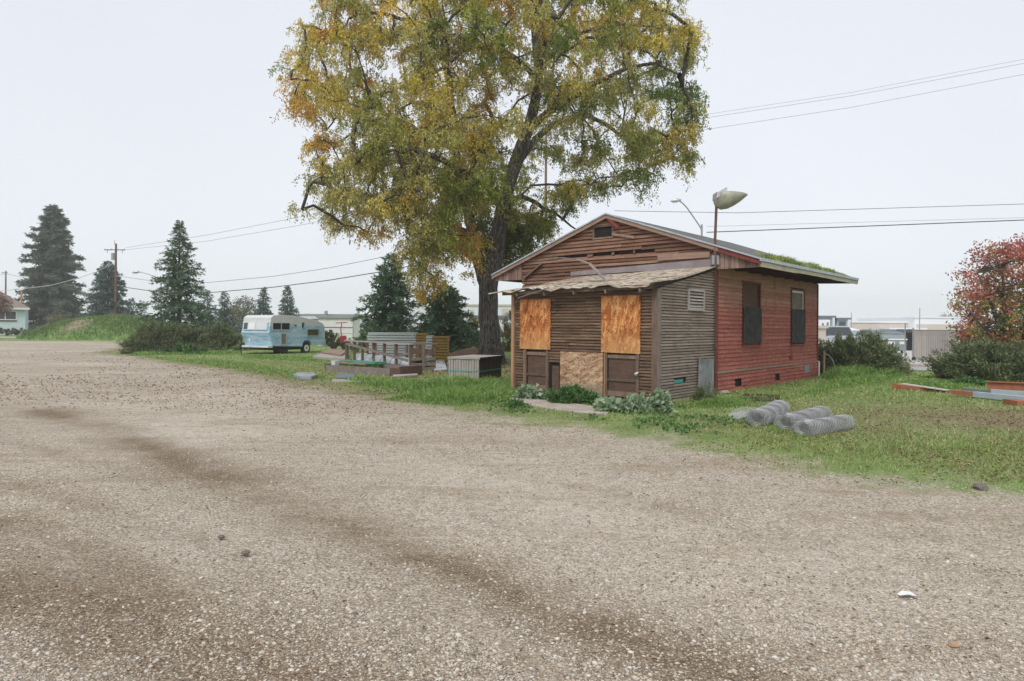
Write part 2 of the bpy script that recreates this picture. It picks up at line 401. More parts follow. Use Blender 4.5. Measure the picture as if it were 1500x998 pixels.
for ln, w in TRACKS:
    wob = 1 + (fbm(GP, .9, 9)-.5)*1.1
    tr = np.maximum(tr, np.exp(-(line_d(GP, ln)/(w*wob))**2) * np.clip((fbm(GP, .8, 21)-.2)*3.0, .95 if w > .42 else (.5 if w > .4 else .3), 1)*min(1, w/.3))
# leaf litter density: under the tree, along the edge of the grass, on the worn lawn at the right
lit = np.exp(-(np.abs(gsd)/2.2)**2)*np.clip((4-GP[:, 0])/8, 0, 1)*.9
lit = np.maximum(lit, np.exp(-np.hypot(GP[:, 0]+2, GP[:, 1]-29)**2/60))
lawn_c = gp(1400, 615); lawn2 = gp(1420, 650)
worn = np.exp(-(((GP[:, 0]-lawn_c.x-1)/5.2)**2 + ((GP[:, 1]-lawn_c.y+.1)/3.0)**2))
lit = np.maximum(lit, worn)
fade = np.clip(gsd/1.3, -1, 1)*.5+.5
idx = np.arange(nx*ny).reshape(ny, nx)
Fq = np.stack([idx[:-1, :-1], idx[:-1, 1:], idx[1:, 1:], idx[1:, :-1]], -1).reshape(-1, 4)
gV = np.column_stack([GP, ground_z(GP)])
t = NT('yard_ground')
a = t.attr('tint').outputs['Color']; sa = t.n('ShaderNodeSeparateXYZ'); t.l(a, sa.inputs[0])
A_g, A_t, A_l = sa.outputs
pos = t.n('ShaderNodeNewGeometry').outputs['Position']
def flat(s):
    mp = t.n('ShaderNodeMapping'); mp.inputs['Scale'].default_value = (s, s, s); t.l(pos, mp.inputs[0]); return mp.outputs[0]
p0 = flat(1)
v1 = t.vor(p0, 38); v2 = t.vor(p0, 85); v3 = t.vor(p0, 19)
s1 = t.n('ShaderNodeSeparateXYZ'); t.l(v1.outputs['Color'], s1.inputs[0]); s2 = t.n('ShaderNodeSeparateXYZ'); t.l(v2.outputs['Color'], s2.inputs[0])
s3 = t.n('ShaderNodeSeparateXYZ'); t.l(v3.outputs['Color'], s3.inputs[0])
stone = [(.0, (.17,.14,.11)), (.22, (.40,.35,.28)), (.45, (.60,.54,.44)), (.66, (.61,.50,.37)), (.82, (.72,.66,.57)), (1, (.82,.78,.71))]
c1 = t.ramp(s1.outputs[0], stone); c2 = t.ramp(s2.outputs[0], stone)
cov = t.mr(t.noise(p0, .55, 5, .65), .38, .62)
dust = t.ramp(t.noise(p0, 2.3, 6, .7), [(.3, (.50,.43,.335)), (.7, (.65,.585,.48))])
g = t.mix(t.mr(v2.outputs['Distance'], .55, .2, 0, .7), dust, c2)
sel = t.math('MULTIPLY', t.mr(s1.outputs[1], t.math('SUBTRACT', .75, t.math('MULTIPLY', cov, .6)), t.math('SUBTRACT', .8, t.math('MULTIPLY', cov, .6))), t.mr(v1.outputs['Distance'], .5, .32))
g = t.mix(t.math('MULTIPLY', sel, .85), g, c1)
gap = t.mr(v1.outputs['Distance'], .42, .68, 0, .6); g = t.mix(gap, g, (.17,.13,.095))
# broad tone patches: paler dusty lanes, browner soil
g = t.mix(t.mr(t.noise(p0, .22, 3, .5), .42, .66, 0, .45), g, (.70,.63,.53))
g = t.mix(t.mr(t.noise(t.coord(scale=(.3,1.2,1), rot=(0,0,.55)), .9, 6, .7), .47, .68, 0, .6), g, (.34,.26,.18))
g = t.mix(t.mr(t.noise(p0, 2.6, 6, .75), .50, .72, 0, .45), g, (.30,.23,.165))
trk = t.math('MULTIPLY', A_t, t.mr(t.noise(p0, 5, 5, .7), .25, .6, .78, 1.0))
g = t.mix(t.math('MULTIPLY', trk, .92), g, t.ramp(s2.outputs[1], [(.0,(.085,.054,.027)),(.7,(.19,.128,.072)),(.87,(.28,.20,.125)),(1,(.46,.37,.27))]))
g = t.mix(t.mr(t.noise(p0, 8, 7, .8), .36, .56, .42, 0), g, (.20,.155,.11))
g = t.mix(t.mr(t.noise(p0, 13, 6, .8), .54, .74, 0, .55), g, (.78,.72,.63))
# small brown leaf scraps
lf = t.math('MULTIPLY', t.mr(s3.outputs[0], t.math('SUBTRACT', 1.0, t.math('MULTIPLY', A_l, .62)), t.math('SUBTRACT', 1.06, t.math('MULTIPLY', A_l, .62))), t.mr(v3.outputs['Distance'], .45, .3))
g = t.mix(t.math('MULTIPLY', lf, .8), g, t.ramp(s3.outputs[1], [(0,(.10,.055,.035)),(.6,(.20,.12,.075)),(1,(.32,.22,.14))]))
# grass floor
gn = t.noise(p0, 1.1, 6, .7); gf = t.noise(p0, 26, 4, .7)
gr = t.ramp(t.math('ADD', t.math('MULTIPLY', gn, .55), t.math('MULTIPLY', gf, .45)), [(.32, (.11,.18,.045)), (.5, (.19,.28,.085)), (.62, (.30,.35,.14)), (.75, (.43,.41,.24))])
gr = t.mix(t.math('MULTIPLY', t.mr(t.noise(p0, 9, 5, .75), .34, .54), t.math('MULTIPLY', A_l, .9)), gr, t.ramp(gf, [(.3, (.12,.08,.045)), (.6, (.33,.26,.17)), (.8,(.45,.38,.27))]))
edge = t.math('ADD', A_g, t.math('MULTIPLY', t.math('SUBTRACT', t.noise(p0, 1.3, 7, .72), .5), 1.5))
em = t.mr(edge, .30, .75)
col = t.mix(em, g, gr)
h = t.math('ADD', t.math('MULTIPLY', v1.outputs['Distance'], -1.0), t.math('MULTIPLY', v2.outputs['Distance'], -.4))
t.bump(h, 1.0, .02)
M['ground'] = t.fin(col, .95, 0, .15)
ground = np_mesh('ground', gV, Fq, M['ground'], tint=np.stack([fade, tr, lit], 1)); tag(ground, kind='structure')
del GX, GY, gV

# ------------------------------------------------------------------ house frame
HP = gp(962, 592); HP.z = 0
HA = math.radians(-41.15)
ux = Vector((math.cos(HA), math.sin(HA), 0)); uy = Vector((-math.sin(HA), math.cos(HA), 0))
house = empty('wooden_shack', HP, HA)
tag(house, 'derelict wooden shack with brown lean-to front, boarded openings and a red side wall', 'shack')
def hloc(v): d = Vector(v)-HP; return Vector((d.dot(ux), d.dot(uy), d.z))
def hw(x, y, z=0): return HP + ux*x + uy*y + Vector((0,0,z))
def hf(px, py, y=0):                      # pixel on a front-facing plane -> local (x, z)
    a, b = ray(px, py); c = Vector((0,0,CAMH)); d = Vector((a,1,b)); t_ = (y-(c-HP).dot(uy))/d.dot(uy)
    q = hloc(c+d*t_); return q.x, q.z
def hs(px, py, x=0):                      # pixel on a side plane -> local (y, z)
    a, b = ray(px, py); c = Vector((0,0,CAMH)); d = Vector((a,1,b)); t_ = (x-(c-HP).dot(ux))/d.dot(ux)
    q = hloc(c+d*t_); return q.y, q.z
def siding(name, mat, fn, a0, a1, z0, z1, pitch, holes=(), lo=None, hi=None, seg=(1.6, 3.6), warp=.003, miss=0, parent=house, lip=.026, rec=-.6):
    """lap boards as separate slanted strips; fn(a, z, d) maps to house space, d = distance out from the wall"""
    mb = MB(); z = z0; row = 0
    while z < z1-.01:
        zt = min(z+pitch, z1)
        la = (lambda q: max(a0, lo(q)) if lo else a0); ha = (lambda q: min(a1, hi(q)) if hi else a1)
        s, e = la(z), ha(z)
        spans = [(s, e)]
        for (h0, h1, hz0, hz1) in holes:
            if hz0 < (z+zt)/2 < hz1:
                nw = []
                for (p, q) in spans:
                    if h1 <= p or h0 >= q: nw.append((p, q)); continue
                    if h0 > p: nw.append((p, h0))
                    if h1 < q: nw.append((h1, q))
                spans = nw
        for (p, q) in spans:
            x = p + R.uniform(0, .5)*0
            cuts = [p]
            x = p + R.uniform(*seg)
            while x < q-.5: cuts.append(x); x += R.uniform(*seg)
            cuts.append(q)
            for c0, c1 in zip(cuts[:-1], cuts[1:]):
                if c1-c0 < .01 or R.random() < miss: continue
                j0, j1 = R.gauss(0, warp), R.gauss(0, warp); dd = abs(R.gauss(0, warp*.8))
                g_ = .002
                t0, t1 = max(c0, la(zt)) if c0 == s else c0, min(c1, ha(zt)) if c1 == e else c1
                if t1 <= t0: t0 = t1 = (t0+t1)/2; t1 += .001
                jm = R.gauss(0, warp)
                pts = []
                hh = zt-z; L_ = lip+dd
                prof_ = ((0, .001), (0, L_), (.10, L_+.001), (.66, L_*.86), (.70, L_*rec), (1.06, L_*rec-.0005))
                for (bb, tt_, jj) in ((c0+g_, t0+g_, j0), ((c0+c1)/2, (t0+t1)/2, jm), (c1-g_, t1-g_, j1)):
                    for q_, d_ in prof_: pts.append(fn(bb+(tt_-bb)*q_, z+jj+hh*q_, d_))
                vs = pts; K = len(prof_)
                fs = [(s_*K+r_, s_*K+K+r_, s_*K+K+r_+1, s_*K+r_+1) for s_ in (0, 1) for r_ in range(K-1)]
                fs += [tuple(range(K)), tuple(range(3*K-1, 2*K-1, -1))]
                mb.add(vs, fs)
        z = zt; row += 1
    return mb.build(name, mat, parent)

EAVE_X1, EAVE_X0, PEAK_X = 1.26, -7.80, -3.27
EAVE_Z, PEAK_Z, ROOF_Y0, ROOF_Y1 = 3.47, 5.06, 2.85, 11.75
MY0, MY1, MX0 = 3.0, 11.45, -6.55
SL = (PEAK_Z-EAVE_Z)/(EAVE_X1-PEAK_X)
def roof_z(x): return PEAK_Z - abs(x-PEAK_X)*SL
AW_B, AW_F = 3.36, 2.70          # awning height at the back wall and at the front edge
def aw_z(y): return AW_F + (AW_B-AW_F)*(y+.35)/(MY0+.35)

PW = hf(755, 560)[0]              # porch front left end (local x)
print('porch width', PW, 'HP', HP, 'right corner', hs(1047, 575), 'rear', hs(1198, 556))
# core walls behind the boards, slot and vent shade put into their dark colour
core = MB()
core.box(PW+.045, -.045, .045, MY0, .05, 2.6)
core.box(MX0+.045, -.045, MY0+.045, MY1-.03, .05, 3.3)
core.prism([(MX0+.03, 3.3), (-.04, 3.3), (-.04, roof_z(-.04)-.1), (PEAK_X, PEAK_Z-.12), (MX0+.03, roof_z(MX0+.03)-.1)], MY0+.10, MY1-.05)
core.build('wall_core', M['backing'], house)

front = lambda y0: (lambda a, z, d: (a, y0-d, z))
side = lambda x0: (lambda a, z, d: (x0+d, a, z))
osb = [hf(763.8, 439.3)+hf(808, 512.4), hf(883, 434.5)+hf(939.5, 518)]
lowp = hf(822.6, 515)+hf(884.4, 583)
doors = [hf(769.5, 513)+hf(804, 575), hf(887, 517)+hf(937, 579)]
gapd = hf(805, 530)+hf(821, 569)
siding('front_wall', M['porch'], front(0), PW, -.02, .02, 2.64, .074, warp=.0035, seg=(.9, 2.6),
       holes=[(gapd[0], gapd[2], 0, gapd[1]), (doors[0][0], doors[0][2], 0, doors[0][1]), (doors[1][0], doors[1][2], 0, doors[1][1]), (lowp[0]+.03, lowp[2]-.03, 0, lowp[1]-.05)])
gh = [hs(986, 555)+hs(1004, 560.5)]
vent = hs(1006, 423)+hs(1029.4, 456)
siding('porch_side_wall', M['greyside'], side(0), .0, MY0-.03, .0, 3.4, .069, warp=.0025, seg=(1.3, 2.9),
       holes=[(min(g_[0], g_[2]), max(g_[0], g_[2]), min(g_[1], g_[3]), max(g_[1], g_[3])) for g_ in gh],
       hi=lambda z: MY0-.03, lo=lambda z: max(0, (z-AW_F+.12)/((AW_B-AW_F)/(MY0+.35))-.35))
# red wall with two windows, skirting below a drip board
TRIM_Z = .55
w1 = hs(1086.5, 411)+hs(1112, 505); w2 = hs(1157.5, 422.5)+hs(1176.5, 503.5)
w1, w2 = [(min(w[0], w[2]), max(w[0], w[2]), min(w[1], w[3]), max(w[1], w[3])) for w in (w1, w2)]
print('windows', w1, w2)
vh = []
for (a_, b_, c_, d_) in ((1073.9,564.4,1084,571.7), (1133,555.4,1140,561.6)):
    q = hs(a_, b_)+hs(c_, d_); vh.append((min(q[0], q[2]), max(q[0], q[2]), max(.12, min(q[1], q[3])), max(q[1], q[3])+.02))
vh = [(a_, b_, .16, .30) for a_, b_, c_, d_ in vh]
siding('red_side_wall', M['red'], side(0), MY0+.06, MY1, TRIM_Z+.06, 3.34, .112, holes=[w1, w2], warp=.002, seg=(2.2, 5), lip=.024, rec=.08)
siding('red_skirt_wall', M['red'], side(.03), MY0+.06, MY1, .0, TRIM_Z-.01, .112, holes=vh, warp=.005, seg=(1.6, 4), lip=.026, rec=.08)
MB().box(-.02, .075, MY0+.05, MY1+.02, TRIM_Z-.01, TRIM_Z+.05).build('drip_board', M['fascia'], house)
# gable wall above the awning
gl = lambda z: PEAK_X-(PEAK_Z-.10-z)/SL
gr_ = lambda z: PEAK_X+(PEAK_Z-.10-z)/SL
gvent = hf(871.5, 332)+hf(897, 346.5, ); gvent = hf(871.5, 332, MY0)+hf(897, 346.5, MY0)
slots = []
for (a_, b_, c_, d_) in ((817,371,861,376.5), (869,367.5,897,375), (900,364.5,928,371.5), (930.6,361.5,960,368.5)):
    q = hf(a_, b_, MY0)+hf(c_, d_, MY0); slots.append((q[0], q[2], q[3], q[1]))
zlo = min(s[2] for s in slots); zhi = max(s[3] for s in slots); zm = (zlo+zhi)/2
print('slots', slots)
slots = [(s[0], s[1], zm-.085, zm+.07) for s in slots]
siding('gable_wall', M['gable'], front(MY0), MX0, -.02, 3.0, PEAK_Z-.12, .105, warp=.009, seg=(1.5, 4.5), lo=gl, hi=gr_, lip=.034,
       holes=slots+[(gvent[0], gvent[2], gvent[3], gvent[1])])
mb = MB()                                     # studs seen in the gaps of missing boards
for s in slots: MB().box(s[1]+.01, s[1]+.05, MY0-.012, MY0+.05, zm-.10, zm+.09).build('stud', M['trimwood'], house)
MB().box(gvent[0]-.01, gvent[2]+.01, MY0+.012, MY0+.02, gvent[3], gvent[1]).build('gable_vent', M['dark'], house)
vf = MB(); x0, x1, z1_, z0_ = gvent[0], gvent[2], gvent[1], gvent[3]
vf.box(x0-.05, x0, MY0-.045, MY0+.01, z0_-.04, z1_+.04); vf.box(x1, x1+.05, MY0-.04, MY0+.01, z0_-.04, z1_+.04)
vf.box(x0-.05, x1+.05, MY0-.05, MY0+.01, z0_-.05, z0_-.002); vf.box(x0-.05, x1+.05, MY0-.05, MY0+.01, z1_+.002, z1_+.05)
vf.build('vent_frame', M['trimwood'], house)
# vertical boards that close the ends of the eaves
mb = MB()
def closure(xa, xb):
    x = xa
    while x < xb-.01:
        w = R.uniform(.07, .11); e = min(x+w, xb); j = R.gauss(0, .006)
        mb.add([(x+.003, MY0-.05+j, 3.26), (e-.003, MY0-.05+j, 3.26), (e-.003, MY0-.05+j, max(3.27, roof_z(e)-.09)), (x+.003, MY0-.05+j, max(3.27, roof_z(x)-.09)),
                (x+.003, MY0-.02+j, 3.26), (e-.003, MY0-.02+j, 3.26), (e-.003, MY0-.02+j, max(3.27, roof_z(e)-.09)), (x+.003, MY0-.02+j, max(3.27, roof_z(x)-.09))],
               [(0,1,2,3), (7,6,5,4), (0,4,5,1), (1,5,6,2), (3,2,6,7), (4,0,3,7)])
        x = e
closure(-.02, EAVE_X1-.07); mb.build('eave_end_boards', M['vertboards'], house)
mb = MB(); closure(EAVE_X0+.07, MX0); mb.build('eave_end_boards', M['vertboards'], house)
# roof slabs, metal edge, rake boards
def rp(x, dz=0): return (x, roof_z(x)+dz)
mb = MB()
mb.prism([rp(EAVE_X0), rp(PEAK_X), rp(EAVE_X1), rp(EAVE_X1, -.035), rp(PEAK_X, -.035), rp(EAVE_X0, -.035)], ROOF_Y0, ROOF_Y1)
roof = mb.build('roof', M['roof'], house)
mb = MB()
mb.prism([rp(EAVE_X0, -.037), rp(PEAK_X, -.037), rp(EAVE_X1, -.037), rp(EAVE_X1, -.075), rp(PEAK_X, -.075), rp(EAVE_X0, -.075)], ROOF_Y0+.06, ROOF_Y1-.02)
mb.build('roof_deck', M['soffit'], house)
mb = MB()
for s_ in (0, 1):
    xa, xb = (EAVE_X0, PEAK_X) if s_ == 0 else (PEAK_X, EAVE_X1)
    mb.prism([rp(xa, .012), rp(xb, .012), rp(xb, -.030), rp(xa, -.030)], ROOF_Y0-.030, ROOF_Y0-.002)
mb.build('drip_edge', M['edgemetal'], house)
for s_, mat_ in ((0, 'fascia'), (1, 'fascia')):
    xa, xb = (EAVE_X0, PEAK_X-.003) if s_ == 0 else (PEAK_X+.003, .15)
    MB().prism([rp(xa, -.034), rp(xb, -.034), rp(xb, -.145), rp(xa, -.145)], ROOF_Y0+.0, ROOF_Y0+.035).build('rake_board', M[mat_], house)
MB().prism([rp(.155, -.034), rp(EAVE_X1, -.034), rp(EAVE_X1, -.15), rp(.155, -.165)], ROOF_Y0+.004, ROOF_Y0+.039).build('rake_board', M['redtrim'], house)
# eave fascia on the right: cream board, metal edge over it
for k, (ya, yb) in enumerate(((ROOF_Y0+.06, 5.6), (5.605, 8.9), (8.905, ROOF_Y1-.01))):
    dz = (-.02, .0, -.012)[k]
    MB().box(EAVE_X1-.045, EAVE_X1-.012, ya, yb, EAVE_Z-.185+dz, EAVE_Z-.038).build('eave_board', M['cream'], house)
MB().box(EAVE_X1-.008, EAVE_X1+.03, ROOF_Y0-.03, ROOF_Y1, EAVE_Z-.07, EAVE_Z+.012).build('gutter_edge', M['edgemetal'], house)
MB().box(EAVE_X0+.0, EAVE_X0+.035, ROOF_Y0+.06, ROOF_Y1-.01, EAVE_Z-.185, EAVE_Z-.038).build('eave_board', M['fascia'], house)
MB().prism([rp(EAVE_X1, -.04), rp(.0, -.04), (-.0, 3.34), (EAVE_X1, 3.30)], ROOF_Y1-.04, ROOF_Y1-.012).build('rear_eave_closure', M['rafter'], house)
y = MY0+.35
while y < MY1+.2:
    MB().add([(-.05, y, 3.30), (-.05, y+.07, 3.30), (-.05, y+.07, roof_z(-.05)-.08), (-.05, y, roof_z(-.05)-.08),
              (EAVE_X1-.05, y, EAVE_Z-.19), (EAVE_X1-.05, y+.07, EAVE_Z-.19), (EAVE_X1-.05, y+.07, EAVE_Z-.08), (EAVE_X1-.05, y, EAVE_Z-.08)],
             [(0,1,2,3), (7,6,5,4), (0,4,5,1), (1,5,6,2), (2,6,7,3), (3,7,4,0)]).build('rafter', M['rafter'], house); y += .95
MB().box(-.045, .0, MY0+.05, MY1, 3.342, roof_z(0)-.05).build('frieze_board', M['soffit'], house)
# corner boards
MB().box(-.12, .03, -.04, .0-.001, .0, 2.66).build('corner_board', M['trimwood'], house)
MB().box(.002, .045, -.035, .11, .0, 2.62).build('corner_board', M['greywood'], house)
MB().box(-.02, .065, MY0-.03, MY0+.11, .0, 3.33).build('corner_board', M['redtrim'], house)
MB().box(-.02, .05, MY1-.06, MY1+.02, .0, 3.3).build('corner_board', M['redtrim'], house)
MB().box(PW-.10, PW-.01, -.075, .02, .0, 2.62).build('corner_post', M['tanpost'], house)
# strand board sheets, each slightly off the wall
for q, mt, tilt in ((osb[0], 'osb', .0), (osb[1], 'osb', .012)):
    mb = MB(); mb.add([(q[0], -.062, q[3]), (q[2], -.062, q[3]-tilt), (q[2], -.062, q[1]), (q[0], -.062, q[1]+tilt), (q[0], -.045, q[3]), (q[2], -.045, q[3]-tilt), (q[2], -.045, q[1]), (q[0], -.045, q[1]+tilt)],
                      [(0,1,2,3), (7,6,5,4), (0,4,5,1), (1,5,6,2), (2,6,7,3), (3,7,4,0)])
    mb.build('window_board', M[mt], house)
MB().box(lowp[0], lowp[2], -.058, -.042, .04, lowp[1]).build('patch_board', M['osb2'], house)
# low door panels with frames and rails
for k, q in enumerate(doors):
    dr = MB().box(q[0]+.09, q[2]-.06, -.0, .03, .12, q[1]-.02).build('door_panel', M['doorwood'], house)
    fr = MB(); fr.box(q[0], q[0]+.075, -.05, -.024, .05, q[1]+.015); fr.box(q[2]-.075, q[2], -.05, -.024, .05, q[1]+.015)
    fr.box(q[0]+.08, q[2]-.08, -.03, -.002, .10, .22); fr.box(q[0]+.08, q[2]-.08, -.03, -.002, q[1]-.12, q[1]-.04); fr.box(q[0]+.08, q[2]-.08, -.028, -.002, .46, .52)
    fr.build('door_frame', M['trimwood'], dr)
    sg = MB(); sg.box(q[0]+.0, q[0]+.02, -.07, -.051, .06, q[1]); sg.build('door_stop', M['tanpost'], dr)
hb = MB().tube([(doors[1][2]-.05, -.05, .62), (doors[1][2]-.05, -.10, .66), (doors[1][2]+.02, -.12, .70)], [.03, .035, .02], 8).build('door_handle', M['white'], house, smooth=True)
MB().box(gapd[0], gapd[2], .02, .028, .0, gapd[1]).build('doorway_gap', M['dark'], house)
MB().box(gapd[0]+.10, gapd[2]-.03, -.02, .01, .05, gapd[1]-.1).build('jamb_piece', M['doorwood'], house)
# louvred vent on the lean-to side
y0_, y1_ = sorted((vent[0], vent[2])); z0_, z1_ = sorted((vent[1], vent[3]))
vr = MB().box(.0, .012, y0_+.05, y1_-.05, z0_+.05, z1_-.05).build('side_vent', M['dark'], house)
fr = MB(); fr.box(.022, .06, y0_, y0_+.055, z0_, z1_); fr.box(.022, .06, y1_-.055, y1_, z0_, z1_); fr.box(.022, .062, y0_+.056, y1_-.056, z0_, z0_+.075); fr.box(.022, .062, y0_+.056, y1_-.056, z1_-.05, z1_)
fr.build('vent_frame', M['greyplank'], vr)
lv = MB()
for k in range(5):
    zz = z0_+.09+k*(z1_-z0_-.22)/4
    lv.add([(.05, y0_+.05, zz), (.05, y1_-.05, zz), (.015, y1_-.05, zz+.045), (.015, y0_+.05, zz+.045), (.054, y0_+.05, zz+.006), (.054, y1_-.05, zz+.006), (.019, y1_-.05, zz+.051), (.019, y0_+.05, zz+.051)],
           [(0,1,2,3), (7,6,5,4), (0,4,5,1), (2,6,7,3)])
lv.build('vent_slats', M['greyplank'], vr)
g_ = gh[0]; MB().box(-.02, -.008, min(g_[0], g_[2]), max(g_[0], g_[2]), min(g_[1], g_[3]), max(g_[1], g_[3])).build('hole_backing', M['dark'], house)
MB().box(-.006, .012, min(g_[0], g_[2])+.02, max(g_[0], g_[2])-.14, min(g_[1], g_[3])+.012, max(g_[1], g_[3])-.03).build('green_patch', M['green_strap'], house)
# windows in the red wall
for k, w in enumerate((w1, w2)):
    ya, yb, za, zb = w; split = za + (zb-za)*(.595 if k == 0 else .63)
    wd = MB().box(-.03, -.018, ya+.03, yb-.03, za+.05, zb-.03).build('window', M['doorwood'] if k == 0 else M['glass'], house)
    fm = MB(); b = .055
    fm.box(-.01, .05, ya, ya+b, za, zb); fm.box(-.01, .05, yb-b, yb, za, zb); fm.box(-.01, .052, ya+b+.001, yb-b-.001, zb-b, zb); fm.box(-.01, .07, ya-.02, yb+.02, za-.05, za-.001)
    fm.build('window_frame', M['redtrim'], wd)
    if k == 1:
        f2 = MB(); f2.box(-.012, .02, ya+b+.002, ya+b+.05, split, zb-b-.002); f2.box(-.012, .02, yb-b-.05, yb-b-.002, split, zb-b-.002); f2.box(-.012, .022, ya+b+.051, yb-b-.051, zb-b-.07, zb-b-.002)
        f2.build('sash', M['white'], wd)
        MB().box(-.014, -.002, ya+b+.05, yb-b-.05, split, zb-b-.07).build('blind_board', M['greywood'], wd)
    MB().box(.053, .07, ya-.01, yb+.02, za+.03, split).build('window_board', M['blackply'], wd)
MB().box(.02, .045, *sorted((hs(1155, 528)[0], hs(1159, 528)[0])), .72, .86).build('junction_box', M['redtrim'], house)
MB().tube([(.035, hs(1157, 526)[0], .86), (.03, hs(1157.3, 526)[0], 1.2), (.034, hs(1156.6, 526)[0], w2[2]-.05)], .008, 6).build('conduit', M['redtrim'], house)
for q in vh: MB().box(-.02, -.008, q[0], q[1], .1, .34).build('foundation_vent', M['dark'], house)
yv = sorted((hs(1175.7, 560)[0], hs(1182.7, 560)[0])); MB().box(.055, .07, yv[0], yv[1], .22, .48).build('vent_cover', M['greymetal'], house)
MB().tube([(.09, MY1-.03, 0), (.09, MY1-.03, .57)], .03, 8).build('drain_pipe', M['white'], house)
# awning: sheets of sagging roll roofing on purlins
def awning_z(x, y): 
    s = (x-PW)/(0-PW)
    fr_ = max(0, 1-(y+.35)/1.2)
    sag = -.035*math.sin(PI*min(1, max(0, (y+.35)/3.3))) + .018*math.sin(x*3.1)*(.3+fr_)
    wav = fr_*(.026*math.sin(x*5.3+1)+.018*math.sin(x*9.7+.4)+.012*math.sin(x*17))
    return aw_z(y) + sag + wav - .06*max(0, (PW+.2-x))*1.0 - .09*(1-s)*max(0, y/MY0)
nxs, nys = 120, 22; V_ = []; 
for j in range(nys+1):
    yy = -.35 + (MY0-.02+.35)*j/nys
    for i_ in range(nxs+1):
        xx = (PW-.72) + (.10-PW+.72)*i_/nxs
        y2 = yy - (1-j/nys)**3*(.05*math.sin(xx*4.1)+.04*math.sin(xx*11.3)+.02*math.sin(xx*23)) - (1-j/nys)*.05*max(0, PW-xx)
        V_.append((xx, y2, awning_z(xx, yy)))
n1 = len(V_); V2 = V_ + [(x, y, z-.022) for x, y, z in V_]
Fa = []
for j in range(nys):
    for i_ in range(nxs):
        a_ = j*(nxs+1)+i_; Fa.append((a_, a_+1, a_+nxs+2, a_+nxs+1)); Fa.append((a_+n1, a_+nxs+1+n1, a_+nxs+2+n1, a_+1+n1))
for i_ in range(nxs): Fa.append((i_, i_+n1, i_+1+n1, i_+1)); b_ = nys*(nxs+1)+i_; Fa.append((b_, b_+1, b_+1+n1, b_+n1))
for j in range(nys):
    a_ = j*(nxs+1); Fa.append((a_, a_+nxs+1, a_+nxs+1+n1, a_+n1)); a_ += nxs; Fa.append((a_, a_+n1, a_+nxs+1+n1, a_+nxs+1))
aw = np_mesh('awning', V2, Fa, M['awning'], house)
mb = MB()                                         # loose shingles lapping on the awning
for k in range(170):
    xx = R.uniform(PW-.55, .0); yy = R.uniform(-.3, MY0-.3); w_, l_ = R.uniform(.12, .32), R.uniform(.12, .22)
    zz = awning_z(xx, yy)+.004; sl_ = (awning_z(xx, yy+l_)-awning_z(xx, yy)); lift = R.uniform(.002, .009); a_ = R.gauss(0, .05)
    mb.add([(xx, yy, zz+lift), (xx+w_, yy+a_*w_, awning_z(xx+w_, yy)+.004+lift), (xx+w_, yy+l_, awning_z(xx+w_, yy+l_)+.006), (xx, yy+l_, zz+sl_+.006),
            (xx, yy, zz+lift-.008), (xx+w_, yy+a_*w_, awning_z(xx+w_, yy)-.004+lift)], [(0,1,2,3), (0,4,5,1)])
mb.build('shingles', M['awning'], aw)
for yy, nm in ((-.2, 'awning_beam'), (1.2, 'awning_beam')):
    MB().bar((PW-.3, yy, aw_z(yy)-.11), (.02, yy, aw_z(yy)-.07), .04, .09).build(nm, M['trimwood'], aw)
for x in np.linspace(PW+.25, -.3, 5):
    MB().bar((x, -.28, aw_z(-.28)-.13), (x, .1, aw_z(.1)-.13), .05, .09).build('rafter', M['greywood'], aw)
MB().add([(.045, -.3, aw_z(-.3)-.03), (.045, MY0-.05, AW_B-.03), (.045, MY0-.05, AW_B-.09), (.045, -.3, aw_z(-.3)-.09), (.07, -.3, aw_z(-.3)-.03), (.07, MY0-.05, AW_B-.03), (.07, MY0-.05, AW_B-.09), (.07, -.3, aw_z(-.3)-.09)],
         [(0,1,2,3), (7,6,5,4), (0,4,5,1), (3,2,6,7), (0,3,7,4)]).build('awning_edge_board', M['backing'], aw)
# flashing strip and patch boards along the top of the awning
MB().add([(-4.6, MY0-.05, 3.30), (-.02, MY0-.05, 3.33), (-.02, MY0-.04, 3.55), (-4.6, MY0-.04, 3.42), (-4.6, MY0-.03, 3.30), (-.02, MY0-.03, 3.33), (-.02, MY0-.03, 3.55), (-4.6, MY0-.03, 3.42)],
         [(0,1,2,3), (7,6,5,4), (3,2,6,7), (0,3,7,4), (1,5,6,2)]).build('flashing', M['flash'], house)
xq = hf(965, 375, MY0)
MB().bar((xq[0], MY0-.07, 3.66), (-.1, MY0-.07, 3.66), .02, .16).build('patch_plank', M['fascia'], house)
a_ = hf(888, 318, MY0-.12); b_ = hf(907, 334, MY0-.12)
MB().bar((a_[0], MY0-.10, a_[1]), (b_[0], MY0-.16, b_[1]), .05, .09).build('loose_brace', M['redtrim'], house)
a_ = hf(767, 409, MY0-.1); b_ = hf(794, 386, MY0-.1)
MB().bar((a_[0], MY0-.10, a_[1]), (b_[0], MY0-.10, b_[1]), .05, .09, up=(0,1,0)).build('loose_brace', M['trimwood'], house)
a_ = hf(897, 342, MY0-.06); b_ = hf(930, 348, MY0-.06)
MB().bar((a_[0], MY0-.06, a_[1]-.02), (b_[0], MY0-.09, b_[1]), .02, .07).build('sprung_board', M['fascia'], house)
